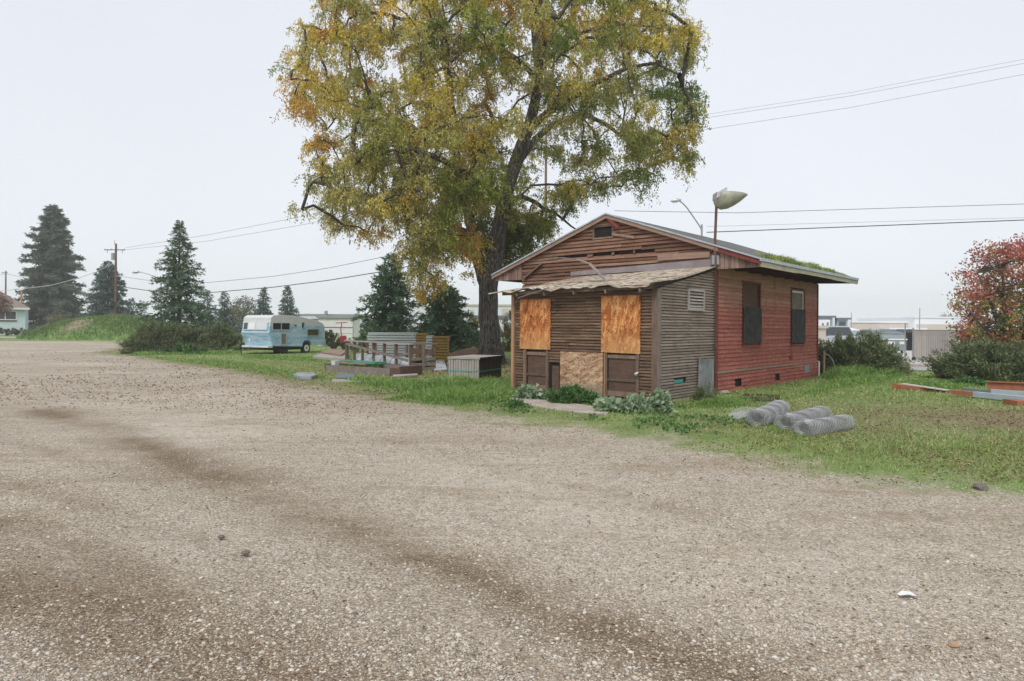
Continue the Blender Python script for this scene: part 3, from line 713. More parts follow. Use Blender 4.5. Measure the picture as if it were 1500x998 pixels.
# pieces lying on the awning are things of their own
pts = []
A_ = hf(800, 379, 2.7); B_ = hf(845, 381, 1.6); C_ = hf(888, 400, .9)
pts = [hw(A_[0], 2.7, A_[1]), hw((A_[0]+B_[0])/2, 2.2, (A_[1]+B_[1])/2+.05), hw(B_[0], 1.6, B_[1]+.02), hw((B_[0]+C_[0])/2, 1.2, (B_[1]+C_[1])/2+.06), hw(C_[0], .9, awning_z(C_[0], .9)+.02)]
mb = MB()
for p_, q_ in zip(pts[:-1], pts[1:]): mb.bar(p_, q_+(q_-p_)*.04, .09, .03)
tag(mb.build('bent_strip', M['greywood']), 'long bent wooden strip arching over the sagging awning', 'strip')
A_ = hf(760, 437, -.3); B_ = hf(806, 422, -.3)
tag(MB().bar(hw(A_[0], -.34, A_[1]), hw(B_[0], -.36, B_[1]), .03, .02).build('loose_stick', M['greywood']), 'thin grey stick hanging below the left front edge of the awning', 'stick')
# grass on the roof edge: a mat of moss and blades
def blades(name, pts, hgt, wid, lean=.35, cols=None, mat='grass', bend=.5, tint_fn=None):
    """5-vertex bent blades as one mesh"""
    n = len(pts); P = np.asarray(pts, float); h = hgt*np.ones(n) if np.isscalar(hgt) else hgt; w = wid*np.ones(n) if np.isscalar(wid) else wid
    a = rng.uniform(0, 2*PI, n); ln = np.abs(rng.normal(0, lean, n))
    d = np.stack([np.cos(a)*ln, np.sin(a)*ln, np.ones(n)], 1); d /= np.linalg.norm(d, axis=1)[:, None]
    b = rng.uniform(0, 2*PI, n); s = np.stack([np.cos(b), np.sin(b), np.zeros(n)], 1)*w[:, None]/2
    hor = np.stack([np.cos(a), np.sin(a), np.zeros(n)], 1)
    m1 = P + d*h[:, None]*.55; tip = P + d*h[:, None] + hor*(h*bend*rng.uniform(0, 1, n))[:, None] - np.array([0,0,1])*(h*bend*.3)[:, None]
    V = np.stack([P-s, P+s, m1+s*.8, m1-s*.8, tip+s*.1, tip-s*.1], 1).reshape(-1, 3)
    k = np.arange(n)*6; Fc = np.concatenate([np.stack([k, k+1, k+2, k+3], 1), np.stack([k+3, k+2, k+4, k+5], 1)])
    tint = np.repeat(cols, 6, axis=0) if cols is not None else None
    return np_mesh(name, V, Fc, M[mat], tint=tint)
def pick_cols(n, pal, w=None):
    pal = np.array(pal); c = pal[rng.choice(len(pal), n, p=w)]; return c*rng.uniform(.75, 1.25, (n, 1))
n = 9000
yy = np.concatenate([rng.uniform(3.6, 10.9, n), rng.normal(5.0, .8, n//2)]); xx = EAVE_X1 + .0 - np.abs(rng.normal(0, .16, len(yy)))
amp = .12+1.1*fbm(np.stack([yy, yy*0], 1), 1.3, 5)
ok = (yy > 3.5) & (yy < 11) & (rng.uniform(0, 1, len(yy)) < amp*.55); yy, xx, amp = yy[ok], xx[ok], amp[ok]
Pr = np.array([hw(a_, b_, EAVE_Z + (EAVE_X1-a_)*SL + .0) for a_, b_ in zip(xx, yy)])
prof = np.clip(1.25-(yy-3.6)/7.5, .3, 1.1)
rg = blades('roof_grass', Pr, .30*amp**1.5*prof*rng.uniform(.6, 1.3, len(yy)), .022, .55, pick_cols(len(yy), [(.28,.36,.08), (.42,.48,.14), (.52,.52,.22), (.16,.24,.06)]))
tag(rg, 'moss and grass growing along the right eave of the shack roof', 'grass', kind='stuff')
# ------------------------------------------------------------------ vegetation generators
def nrm(v): return v/np.maximum(np.linalg.norm(v, axis=-1, keepdims=True), 1e-9)
def leaf_mesh(name, P, D, ln, wd, mat, parent=None, tint=None, fold=.25):
    """one diamond-shaped leaf per point: P base, D direction"""
    n = len(P); D = nrm(D); ln = np.broadcast_to(ln, n)[:, None]; wd = np.broadcast_to(wd, n)[:, None]
    r = nrm(np.cross(D, rng.normal(0, 1, (n, 3)))); u = np.cross(r, D)
    V = np.stack([P, P+D*ln*.5+r*wd/2+u*wd*fold, P+D*ln, P+D*ln*.5-r*wd/2+u*wd*fold], 1).reshape(-1, 3)
    k = np.arange(n)*4
    return np_mesh(name, V, np.stack([k, k+1, k+2, k+3], 1), mat, parent, tint=None if tint is None else np.repeat(tint, 4, axis=0))
def tubes_mesh(name, paths, mat, parent, n=6):
    mb = MB()
    for pts, rad in paths: mb.tube(pts, rad, n)
    return mb.build(name, mat, parent, smooth=True)

def conifer(base, H, Rm, label, name='conifer_tree', group=None, mat='needles', dens=1.0, spray=.30, low=.04, power=.85, sparse_top=.0, lean=0, irregular=.25, cat='tree'):
    """redwood-like tree: whorls of drooping boughs carrying needle sprays"""
    root = empty(name, base); tag(root, label, cat, group)
    P, D, Ls = [], [], []; br = []
    nb = int(H*13*dens)
    for i in range(nb):
        f = low + (1-low)*((i+R.random())/nb)**.92
        z = H*f; az = i*2.399963 + R.uniform(-.4, .4)
        prof = (1-f)**power
        if f < low+.10: prof *= .75+.25*(f-low)/.10
        Lb = Rm*prof*R.uniform(1-irregular, 1+irregular*.6) + .10
        up = .30*(f-.25) + R.uniform(-.12, .12)
        ca, sa_ = math.cos(az), math.sin(az)
        m = max(4, int(Lb/.14*dens)); ts = np.linspace(.12, 1, m)
        px_ = np.stack([ca*Lb*ts, sa_*Lb*ts, z + Lb*(up*ts - .32*ts**2 + .16*ts**3)], 1); px_[:, 0] += lean*f
        br.append((list(map(tuple, px_[[0, m//2, -1]])), [.012+.012*Lb*.6, .01, .004]))
        for sgn in (-1, 1):
            for rep in range(2):
                q = px_ + rng.normal(0, .035+.02*Lb, px_.shape)
                d = np.stack([ca*np.ones(m)*.8 - sgn*sa_*.75, sa_*np.ones(m)*.8 + sgn*ca*.75, rng.uniform(-.45, .12, m)], 1)
                P.append(q); D.append(d + rng.normal(0, .22, d.shape)); Ls.append(spray*(.55+.75*(1-ts*.55))*rng.uniform(.6, 1.25, m)*min(1, .45+Lb*.6))
        q = px_ + rng.normal(0, .03, px_.shape); d = np.stack([ca*np.ones(m), sa_*np.ones(m), rng.uniform(-.7, -.0, m)], 1); P.append(q); D.append(d); Ls.append(spray*rng.uniform(.5, 1.0, m))
    P, D, Ls = np.concatenate(P), np.concatenate(D), np.concatenate(Ls)
    # each spray is four thin leaflets fanning off a twig
    kp = rng.uniform(0, 1, len(P)) < .30+.75*fbm(P[:, :2]*1.0+P[:, 2:3]*.7, 1.1, 5); P, D, Ls = P[kp], D[kp], Ls[kp]
    P4 = np.repeat(P, 4, axis=0); D4 = np.repeat(nrm(D), 4, axis=0); L4 = np.repeat(Ls, 4)
    s = np.tile([0, .25, .5, .3], len(P)); P4 = P4 + D4*(L4*s)[:, None]*.8
    D4 = D4 + rng.normal(0, .42, D4.shape)
    leaf_mesh('crown', P4, D4, L4*rng.uniform(.5, .85, len(L4)), L4*.16+.012, M[mat], root, fold=.1)
    tubes_mesh('trunk', [([(0,0,-.1), (lean*.3,0,H*.5), (lean,0,H*.98)], [H*.018+.03, H*.011+.02, .012])] + ([([(0,0,q[0][2]-.05)]+q, [.02]+w_) for q, w_ in br[::3]] if H < 14 else []), M['twig'], root, 5)
    return root

def shrub(base, rx, ry, rz, label, n=9000, leaf=.11, mat='shrub', name='bush', group=None, wid=.035, spiky=.55, parts=True, cat='bush', up=.6):
    """rounded bush of upright leafy shoots over a tangle of stems"""
    root = empty(name, base); tag(root, label, cat, group)
    k = max(12, int(n/90)); th = rng.uniform(0, 2*PI, k); ph = np.arcsin(rng.uniform(-.05, 1, k)); rr = rng.uniform(.45, 1.0, k)**.5
    lump = 1 + .16*np.sin(th*3+1)*np.cos(ph*2) + rng.normal(0, .07, k)
    C = np.stack([np.cos(th)*np.cos(ph)*rx, np.sin(th)*np.cos(ph)*ry, np.sin(ph)*rz], 1)*(rr*lump)[:, None]
    m = int(n/k); tt = rng.uniform(0, 1, (k, m))
    outd = nrm(C/np.array([rx, ry, rz])*np.array([1, 1, .8]) + np.array([0, 0, up]) + rng.normal(0, .3, C.shape))
    sl = (.16+.22*rng.uniform(0, 1, k))*min(1.4, max(rx, rz)**.5)
    P = C[:, None, :] + outd[:, None, :]*(tt*sl[:, None])[..., None] + rng.normal(0, .06*max(.6, rz)**.5, (k, m, 3))
    D = outd[:, None, :] + rng.normal(0, spiky, (k, m, 3))
    P = P.reshape(-1, 3); D = D.reshape(-1, 3); P[:, 2] = np.abs(P[:, 2])
    for ax_, r_t in ((0, rx), (1, ry)): P[:, ax_] *= r_t/max(.01, np.percentile(np.abs(P[:, ax_]), 96))
    P[:, 2] *= rz/max(.01, np.percentile(P[:, 2], 99.3)); C = C*np.array([.85, .85, .8])
    leaf_mesh('foliage', P, D, leaf*rng.uniform(.6, 1.3, len(P)), wid, M[mat], root)
    st = [([(0, 0, 0), tuple(c*.5+np.array([0, 0, .05])), tuple(c*.93)], [.02, .013, .005]) for c in C[::max(1, k//26)]]
    tubes_mesh('stems', st, M['twig'], root, 5)
    return root

# ------------------------------------------------------------------ the big autumn tree
TY = 31.0
def tp(px, py, dy=0): return np.array(at(px, py, TY+dy))
trunk_base = gp(718, 534); TY = trunk_base.y
big = empty('autumn_tree', trunk_base, 0)
tag(big, 'huge spreading tree with olive, yellow and orange autumn leaves behind the shack', 'tree')
OB = np.array(trunk_base)
limbs = [  # pixel polyline with depth offsets, radii in metres
 ([(718,540,0),(717,505,0),(716,460,0),(714,420,0),(724,380,.0),(729,345,0),(739,290,-.2),(756,236,-.4),(777,188,-.6),(789,120,-.8),(787,50,-.8),(774,-10,-.6),(765,-90,-.3),(760,-160,0)], [.60,.50,.45,.43,.37,.37,.33,.30,.26,.21,.18,.15,.12,.06]),
 ([(716,425,0),(703,395,.3),(694,345,.8),(680,290,1.4),(668,220,1.8),(657,120,1.9),(650,60,1.9),(636,0,1.8),(618,-80,1.5),(600,-140,1)], [.36,.30,.26,.24,.22,.19,.17,.14,.1,.05]),
 ([(657,110,1.9),(638,66,1.2),(620,43,.4),(598,30,-.2),(576,22,-.6),(545,18,-1),(523,22,-1.4),(505,34,-1.7),(494,52,-2)], [.15,.12,.10,.085,.075,.06,.05,.04,.02]),
 ([(757,236,-.4),(738,300,-1.8),(700,270,-3.5),(650,235,-5),(600,215,-5.8),(560,225,-6.2)], [.2,.16,.13,.10,.07,.03]),
 ([(775,190,-.6),(800,165,-1.5),(840,140,-2.2),(867,124,-2.6),(900,110,-2.8),(925,98,-3),(960,90,-3),(995,110,-3)], [.19,.16,.14,.12,.10,.08,.06,.02]),
 ([(750,250,-.3),(800,185,1),(850,165,1.8),(880,180,2.2),(907,196,2.6),(940,215,3),(965,240,3)], [.18,.15,.12,.10,.08,.06,.02]),
 ([(733,330,0),(753,284,.5),(775,290,1.4),(798,304,2),(825,322,2.6),(850,340,3)], [.15,.13,.11,.09,.06,.03]),
 ([(788,110,-.8),(820,60,.5),(870,40,1.5),(930,35,2.2),(980,45,2.5)], [.14,.11,.09,.06,.02]),
 ([(789,120,-.8),(760,85,-2.6),(700,60,-4),(660,90,-5),(620,120,-5.6)], [.13,.11,.09,.06,.03]),
 ([(694,345,.8),(660,330,-.5),(610,310,-2),(560,290,-3),(510,285,-3.4),(480,295,-3.6)], [.16,.13,.10,.08,.05,.02]),
 ([(668,220,1.8),(610,190,3.4),(550,160,4.6),(490,130,5),(450,130,5)], [.15,.12,.09,.06,.02]),
 ([(774,-10,-.6),(840,-60,0),(900,-90,.5)], [.12,.08,.03]), ([(636,0,1.8),(560,-50,1),(520,-70,.5)], [.12,.08,.03]),
 ([(680,290,1.4),(690,250,4),(720,200,6.2),(750,160,7)], [.14,.11,.08,.03]), ([(789,120,-.8),(800,60,-4),(790,20,-6)], [.12,.08,.03]),
]
nodes = []; nrad = []; parent_ = []; trunk_paths = []
for li, (pl, rd) in enumerate(limbs):
    W = np.array([tp(a, b, c) for a, b, c in pl])
    # subdivide and roughen
    fine, fr = [], []
    for i in range(len(W)-1):
        L_ = np.linalg.norm(W[i+1]-W[i]); k = max(2, int(L_/.7))
        for j in range(k):
            f_ = j/k; fine.append(W[i]*(1-f_)+W[i+1]*f_); fr.append(rd[i]*(1-f_)+rd[i+1]*f_)
    fine.append(W[-1]); fr.append(rd[-1]); fine = np.array(fine)
    if len(fine) > 4:
        sm = fine.copy(); sm[1:-1] = fine[:-2]*.25+fine[1:-1]*.5+fine[2:]*.25; fine = sm
        fine[2:-1] += rng.normal(0, .035, fine[2:-1].shape)
    trunk_paths.append((fine-OB, fr))
    for k_, (p_, r_) in enumerate(zip(fine, fr)):
        if li > 0 or k_ > 14: nodes.append(p_); nrad.append(r_)
n_limb = len(nodes)
mb = MB()
for pts, rad in trunk_paths: mb.tube([tuple(p) for p in pts], rad, 12)
for a_ in np.linspace(0, 2*PI, 8)[:-1]:             # root flare
    mb.tube([(math.cos(a_)*.85, math.sin(a_)*.85, -.12), (math.cos(a_)*.55, math.sin(a_)*.55, .12), (math.cos(a_)*.32, math.sin(a_)*.32, .9)], [.10, .2, .22], 8)
mb.build('trunk', M['bark'], big, smooth=True)
CROWN = [(470,-20),(452,28),(415,72),(405,110),(425,150),(442,185),(450,222),(440,250),(468,288),(432,298),(452,332),(510,352),(560,355),(586,380),(600,425),(628,438),(655,410),(690,402),(705,392),(745,402),(775,375),(800,355),(830,325),(850,300),(885,285),(915,285),(945,312),(952,286),(968,258),(985,236),(1002,258),(1022,272),(1022,240),(1038,225),(1022,198),(1010,188),(1042,174),(1030,148),(1008,128),(1028,92),(1038,62),(1012,28),(1000,-20),(960,-120),(850,-200),(700,-235),(560,-190),(490,-110)]
CP = np.array(CROWN, float)
cand = np.column_stack([rng.uniform(395, 1050, 30000), rng.uniform(-240, 445, 30000)])
sd = poly_sd(cand, CP); cand, sd = cand[sd > 7], sd[sd > 7]
GAPS = [(772,172,26,30),(748,165,20,24),(735,190,12,14),(742,262,14,10),(640,385,14,12),(560,120,10,12),(700,110,12,12),(850,205,20,16),(930,150,18,20),(910,60,20,14),(520,270,16,12),(600,150,14,10),(660,395,16,10),(690,60,14,10),(560,70,16,12),(480,170,10,14),(850,60,14,16),(980,190,14,16),(885,245,22,18),(965,170,16,14),(540,320,10,10),(470,150,8,10),(610,60,10,10),(840,80,10,12),(900,60,14,9),(500,200,9,10),(720,20,16,14),(590,0,14,12),(812,248,30,28),(880,150,10,10),(700,140,9,9),(788,278,18,20),(945,110,9,12),(980,75,8,10),(815,180,9,9),(520,60,12,9),(560,70,10,9),(465,100,9,8), (800,290,18,12),(640,260,7,7),(485,240,8,8),(1000,150,8,8)]
keep = np.ones(len(cand), bool)
for (x, y, a, b) in GAPS: keep &= ((cand[:, 0]-x)/a)**2+((cand[:, 1]-y)/b)**2 > 1.0
cand, sd = cand[keep], sd[keep]
NCL = 1420; fr_extra = (cand[:, 0] > 560) & (cand[:, 0] < 735) & (cand[:, 1] > 190) & (cand[:, 1] < 385); cand0, sd0 = cand[fr_extra][:90], sd[fr_extra][:90]; e2 = (cand[:, 0] > 735) & (cand[:, 0] < 800) & (cand[:, 1] > 322); cand2, sd2 = cand[e2][:30], sd[e2][:30]; sel_ = rng.choice(len(cand), NCL, replace=False); cand, sd = np.concatenate([cand[sel_], cand0, cand2]), np.concatenate([sd[sel_], sd0, sd2]); NB = NCL; NCL = len(cand)
thick = np.minimum(9.5, 1.2 + np.sqrt(np.maximum(sd, 0)/31.0*14))
dep = thick*np.sign(rng.uniform(-1, 1, NCL))*rng.uniform(0, 1, NCL)**.7*.85
dep[NB:NB+len(cand0)] = -rng.uniform(2.0, 6.0, len(cand0)); dep = np.where((cand[:, 1] > 300) & (cand[:, 0] > 700), np.abs(dep)*.6, dep)   # clear of the shack roof
C = np.array([tp(a, b, 0) for a, b in cand]); Yc = TY+dep
scale_ = Yc/TY; C[:, 0] *= 1; C[:, 1] = Yc
C[:, 0] = C[:, 0]*(1+(scale_-1)*.6); C[:, 2] = CAMH+(C[:, 2]-CAMH)*(1+(scale_-1)*.6)
# grow branches from the limbs out to every clump, nearest first
nodes = list(nodes); par = [-1]*n_limb; load = [0]*n_limb
NA = np.zeros((n_limb+NCL*4, 3)); NA[:n_limb] = nodes; cnt = n_limb
dist0 = np.min(np.linalg.norm(C[:, None, :]-NA[None, :n_limb, :], axis=2), axis=1)
tips = []
paths = []
for ci in np.argsort(dist0):
    c = C[ci]; d = np.linalg.norm(NA[:cnt]-c, axis=1) + .35*np.maximum(0, NA[:cnt, 2]-c[2]) ; j = int(np.argmin(d))
    a = NA[j]; L_ = np.linalg.norm(c-a)
    if L_ < .25: tips.append(j); continue
    k = 3 if L_ > 1 else 2; prev = j; seg = [j]
    for s_ in range(1, k+1):
        f_ = s_/k; p = a*(1-f_)+c*f_; p = p + np.array([0, 0, .14*L_*math.sin(PI*f_)]) + (rng.normal(0, .04*L_, 3) if s_ < k else 0)
        NA[cnt] = p; par.append(prev); load.append(0); prev = cnt; seg.append(cnt); cnt += 1
    tips.append(prev); paths.append(seg)
for tpi in tips:
    q = tpi
    while q >= n_limb: load[q] += 1; q = par[q]
mb = MB()
for seg in paths:
    rad = [max(.010, .017*math.sqrt(max(1, load[q]))) for q in seg]; rad[0] = rad[1]
    mb.tube([tuple(NA[q]-OB) for q in seg], rad, 5, cap=False)
NAc = NA[:cnt]
# hanging strands of leaves from every clump
LP, LD, LT = [], [], []; tw = []
def tree_col(c, px, py):
    """leaf tone by place: olive, yellow, orange and dark green patches"""
    q = Vector(c*.33); a = mnoise.noise(q)+.35*mnoise.noise(q*2.9); b = mnoise.noise(q*1.1+Vector((9, 3, 1)))
    olive, green, yel, org, tan = (.33,.355,.07), (.17,.235,.045), (.68,.56,.10), (.64,.39,.09), (.48,.44,.17)
    low_left = max(0, min(1, (720-px)/200)) ; tt_ = a*1.15 + .22*low_left + .04
    if px > 800 and py > 90: tt_ -= .2
    pal = [green, olive, tan, yel, org]; w = np.clip((tt_+.58)/1.25, 0, .999)*4; i_ = int(w); f_ = w-i_
    col_ = np.array(pal[i_])*(1-f_)+np.array(pal[min(4, i_+1)])*f_
    return col_*(1+.25*b)
for i in range(NCL):
    c = C[i]; px, py = cand[i]; col0 = tree_col(c, px, py); big_ = rng.uniform(.7, 1.2)
    edge_c = sd[i] < 22
    ns_ = 8 if edge_c else 12
    if py < -60: ns_ = 5
    for s_ in range(ns_):
        az = rng.uniform(0, 2*PI); Lh = rng.uniform(.2, .7)*big_; Lv = rng.uniform(.15, .62)*big_
        m = int(rng.integers(19, 31)); tt = np.sort(rng.uniform(.1, 1, m))
        s0 = c + rng.normal(0, .16, 3)
        p = np.stack([np.cos(az)*Lh*np.sqrt(tt), np.sin(az)*Lh*np.sqrt(tt), .22*np.sin(tt*PI)*Lh - Lv*tt**1.6], 1) + s0
        if s_ % 2 == 0: tw.append([tuple(s0-OB), tuple(p[m//2]-OB), tuple(p[-1]-OB)])
        LP.append(p + rng.normal(0, .055, p.shape)); d = rng.normal(0, .6, (m, 3)); d[:, 2] -= .75; LD.append(d)
        LT.append(np.repeat((col0*rng.uniform(.8, 1.2))[None], m, 0))
LP, LD, LT = np.concatenate(LP), np.concatenate(LD), np.concatenate(LT)
print('big tree leaves', len(LP))
crown = leaf_mesh('crown', LP-OB, LD, rng.uniform(.09, .175, len(LP)), rng.uniform(.038, .064, len(LP)), M['leaf_tint'], big, tint=LT*rng.uniform(.85, 1.15, (len(LP), 1)))
mb.build('branches', M['twig'], big, smooth=True)
T_ = np.array(tw); n_ = len(T_)                      # twigs as thin three-sided strips
r_ = .007
off = np.array([[r_, 0, 0], [-r_*.5, r_*.87, 0], [-r_*.5, -r_*.87, 0]])
Vt = (T_[:, :, None, :] + off[None, None]).reshape(-1, 3); k = np.arange(n_)*9; Ft = []
for s_ in (0, 1):
    for j in range(3): a_, b_ = s_*3+j, s_*3+(j+1) % 3; Ft.append(np.stack([k+a_, k+b_, k+b_+3, k+a_+3], 1))
np_mesh('twigs', Vt, np.concatenate(Ft), M['twig'], big)

# ------------------------------------------------------------------ conifers
def con(px, py_base, py_top, Y, Rm, label, **kw):
    b = at(px, py_base, Y); b.z = min(b.z, 0) if kw.pop('ground', True) else b.z
    H = at(px, py_top, Y).z - b.z
    return conifer(Vector((b.x, b.y, 0)), at(px, py_top, Y).z, Rm, label, **kw)
G1 = 'conifers beyond the mound and trailer'
con(76, 488, 301, 114, 5.4, 'tallest dark bushy conifer standing beside the pale blue house', mat='needles_brown', dens=1.15, spray=.8, power=.58, irregular=.6, group=G1)
con(158, 488, 383, 96, 4.0, 'bluish conifer directly behind the wooden power pole', mat='needles_blue', dens=1.0, spray=.6, power=.7, group=G1, low=.02)
con(262, 500, 323, 50, 3.5, 'pointed dark conifer with open airy tip rising behind the left bushes', mat='needles', dens=1.15, spray=.36, power=1.0, low=.03, irregular=.4, group=G1)
con(303, 492, 425, 75, 1.9, 'small conifer close to the right of the pointed dark conifer', mat='needles_blue', dens=.8, spray=.45, group=G1)
con(329, 492, 427, 78, 1.9, 'small conifer between the pointed conifer and the trailer', mat='needles_blue', dens=.8, spray=.45, group=G1)
con(386, 492, 422, 82, 1.7, 'small blue green conifer peeking over the front end of the trailer roof', mat='needles_blue', dens=.9, spray=.5, group=G1)
con(421, 492, 419, 82, 1.8, 'small blue green conifer peeking over the middle of the trailer roof', mat='needles_blue', dens=.9, spray=.5, group=G1)
con(192, 490, 437, 95, 1.9, 'little conifer just right of the wooden power pole', mat='needles_blue', dens=.7, spray=.5, group=G1)
con(207, 490, 441, 97, 1.8, 'faint little conifer at the right end of the mound', mat='needles_blue', dens=.6, spray=.5, group=G1)
con(572, 510, 372, 44, 2.8, 'broad dark conifer rising behind the left end of the siding stack', mat='needles', dens=1.3, spray=.40, power=.75, irregular=.4, group='conifers behind the building materials')
con(652, 512, 418, 42, 2.5, 'shorter spreading conifer left of the big autumn tree trunk', mat='needles', dens=1.5, spray=.42, power=.6, irregular=.5, low=.02, group='conifers behind the building materials')

# pale round trees far off
def round_tree(px, py_top, Y, Rr, label, mat, n=5000, name='round_tree', leaf=.35, group=None, trunk_h=.35):
    g0 = at(px, HY, Y); H = at(px, py_top, Y).z; root = empty(name, (g0.x, Y, 0)); tag(root, label, 'tree', group)
    cz = H-Rr; th = rng.uniform(0, 2*PI, n); ph = np.arcsin(rng.uniform(-1, 1, n)); rr = Rr*rng.uniform(.3, 1, n)**.4
    Lp = 1+.2*np.sin(th*3+ph*2)+.12*np.sin(th*7)
    P = np.stack([np.cos(th)*np.cos(ph), np.sin(th)*np.cos(ph), np.sin(ph)*1.0], 1)*(rr*Lp)[:, None]; P[:, 2] += cz
    leaf_mesh('crown', P, rng.normal(0, 1, (n, 3)), leaf, leaf*.5, mat if not isinstance(mat, str) else M[mat], root)
    pth = [([(0,0,0), (0,0,cz*.8), (0,0,cz+Rr*.5)], [.2*Rr/2.5, .15*Rr/2.5, .05])]
    for k in range(9):
        a_ = k*.7; pth.append(([(0,0,cz*.75), (math.cos(a_)*Rr*.4, math.sin(a_)*Rr*.4, cz), (math.cos(a_)*Rr*.8, math.sin(a_)*Rr*.8, cz+Rr*R.uniform(-.2,.6))], [.09, .05, .02]))
    tubes_mesh('trunk', pth, M['twig'], root, 6); return root
M['palegreen'] = m_leaf('pale_green_leaves', [(.10,.12,.06), (.17,.18,.09), (.24,.22,.13)], .3)
M['greytree'] = m_leaf('greyish_leaves', [(.13,.14,.10), (.2,.2,.15), (.27,.25,.2)], .3)
round_tree(357, 435, 110, 2.1, 'thin greyish round tree above the trailer nose', 'greytree', 1500)
round_tree(342, 448, 100, 2.2, 'pale olive tree between small conifers and the trailer', 'palegreen', 2200)
round_tree(86, 460, 84, 1.4, 'light green little tree at the foot of the tallest conifer', 'palegreen', 1500, leaf=.25)
round_tree(1385, 461, 260, 3.2, 'faint far round tree above the beige fence, left one', 'greytree', 1200, leaf=.6)
round_tree(1397, 462, 262, 2.4, 'faint far round tree above the beige fence, right one', 'greytree', 900, leaf=.6)

# red and orange tree at the right edge
RB = gp(1492, 538); rt = empty('red_leaf_tree', RB); tag(rt, 'rounded tree with red, orange and green autumn leaves at right edge', 'tree'); RO = np.array(RB); RYt = RB.y
def rtp(px, py, dy=0): return np.array(at(px, py, RYt+dy))-RO
lim = [([(1492,545,0),(1488,525,0),(1478,500,0),(1462,470,-.3),(1445,430,-.6),(1432,400,-.6)], [.2,.17,.14,.10,.06,.02]), ([(1486,520,0),(1478,480,.4),(1468,430,.5),(1470,390,.5)], [.12,.09,.06,.02]),
       ([(1490,530,0),(1500,480,.2),(1510,420,.3),(1508,380,.2)], [.15,.11,.07,.02]), ([(1480,508,0),(1450,495,.8),(1425,470,1.2)], [.09,.06,.02]), ([(1484,512,0),(1530,470,.6),(1560,430,.6)], [.12,.08,.02]), ([(1478,500,0),(1440,480,-1),(1420,455,-1.4)], [.08,.05,.02])]
RN = np.concatenate([np.array([rtp(*q) for q in pl]) for pl, _ in lim])
mb = MB()
for pl, rd in lim: mb.tube([tuple(rtp(*q)) for q in pl], rd, 8)
RPOLY = np.array([(1420,500),(1408,470),(1408,440),(1412,408),(1424,378),(1440,355),(1470,346),(1500,346),(1545,352),(1590,400),(1600,450),(1580,505),(1540,520),(1500,505),(1470,505),(1448,512),(1425,510)], float)
cd = np.column_stack([rng.uniform(1395, 1600, 5000), rng.uniform(340, 525, 5000)]); s_d = poly_sd(cd, RPOLY); cd, s_d = cd[s_d > 2][:470], s_d[s_d > 2][:470]; cd = cd+np.array([9, 7])
LPs, LDs, LTs = [], [], []
for (a, b), q in zip(cd, s_d):
    dy = rng.uniform(-1, 1)*min(2.6, .5+.55*math.sqrt(q)*.7); c = rtp(a, b, 0); c[1] += dy
    j = int(np.argmin(np.linalg.norm(RN-c, axis=1))); mb.tube([tuple(RN[j]), tuple((RN[j]+c)/2+np.array([0,0,.1])), tuple(c)], [.025, .015, .007], 4, cap=False)
    h_ = np.clip((b-350)/150, 0, 1) + rng.normal(0, .28) + (.25 if a > 1455 else -.1)
    col_ = np.array((.50,.17,.12)) if h_ < .55 else (np.array((.56,.29,.10)) if h_ < .75 else (np.array((.34,.31,.08)) if h_ < .92 else np.array((.15,.22,.055))))
    m = 48; p = c+rng.normal(0, .20, (m, 3)); LPs.append(p); LDs.append(rng.normal(0, 1, (m, 3))-np.array([0,0,.3])); LTs.append(np.repeat(col_[None]*rng.uniform(.75,1.25), m, 0))
LPs, LDs, LTs = map(np.concatenate, (LPs, LDs, LTs))
mb.build('trunk', M['twig'], rt, smooth=True)
leaf_mesh('crown', LPs, LDs, .165, .08, M['leaf_tint'], rt, tint=LTs)

# ------------------------------------------------------------------ bushes
def sh(px0, px1, py_top, py_base, label, depth=.7, **kw):
    b = gp((px0+px1)/2, py_base); rx = (px1-px0)/2/F_PX*b.y; Yc = b.y+rx*depth*.8
    cxx = gx((px0+px1)/2, Yc); rx = (px1-px0)/2/F_PX*Yc; rz = at((px0+px1)/2, py_top, Yc).z
    return shrub(Vector((cxx, Yc, 0)), rx, rx*depth, rz*.95, label, **kw)
sh(188, 298, 473, 519, 'large olive bush at the left under the pointed conifer', n=22000, leaf=.16, wid=.05, group='bushes left of the trailer')
sh(284, 352, 474, 515, 'smaller olive bush touching the nose of the trailer', n=13000, leaf=.16, wid=.05, group='bushes left of the trailer')
sh(1192, 1315, 492, 550, 'dark olive bush behind the rear corner of the red wall', n=24000, leaf=.14, wid=.045, group='bushes at the right')
sh(1385, 1540, 502, 562, 'wide dark bush under the red leafed tree', n=26000, leaf=.13, wid=.04, group='bushes at the right')
M['shrubgreen'] = m_leaf('green_brush', [(.05,.075,.02), (.10,.125,.035), (.17,.18,.06)], .3)
sh(500, 560, 468, 500, 'loose olive brush at the left foot of the broad dark conifer', n=8000, leaf=.22, wid=.06, mat='shrubgreen', group='brush behind the materials')
M['brush'] = m_leaf('autumn_brush', [(.07,.09,.025), (.20,.17,.05), (.36,.25,.06), (.16,.15,.06)], .3)
sh(660, 708, 458, 516, 'yellowing brush just left of the big trunk', n=6500, leaf=.15, wid=.05, mat='brush', spiky=.9, group='brush behind the materials')
sh(733, 758, 455, 516, 'sparse yellow brush between the big trunk and the shack', n=3500, leaf=.15, wid=.05, mat='brush', spiky=.9, group='brush behind the materials')
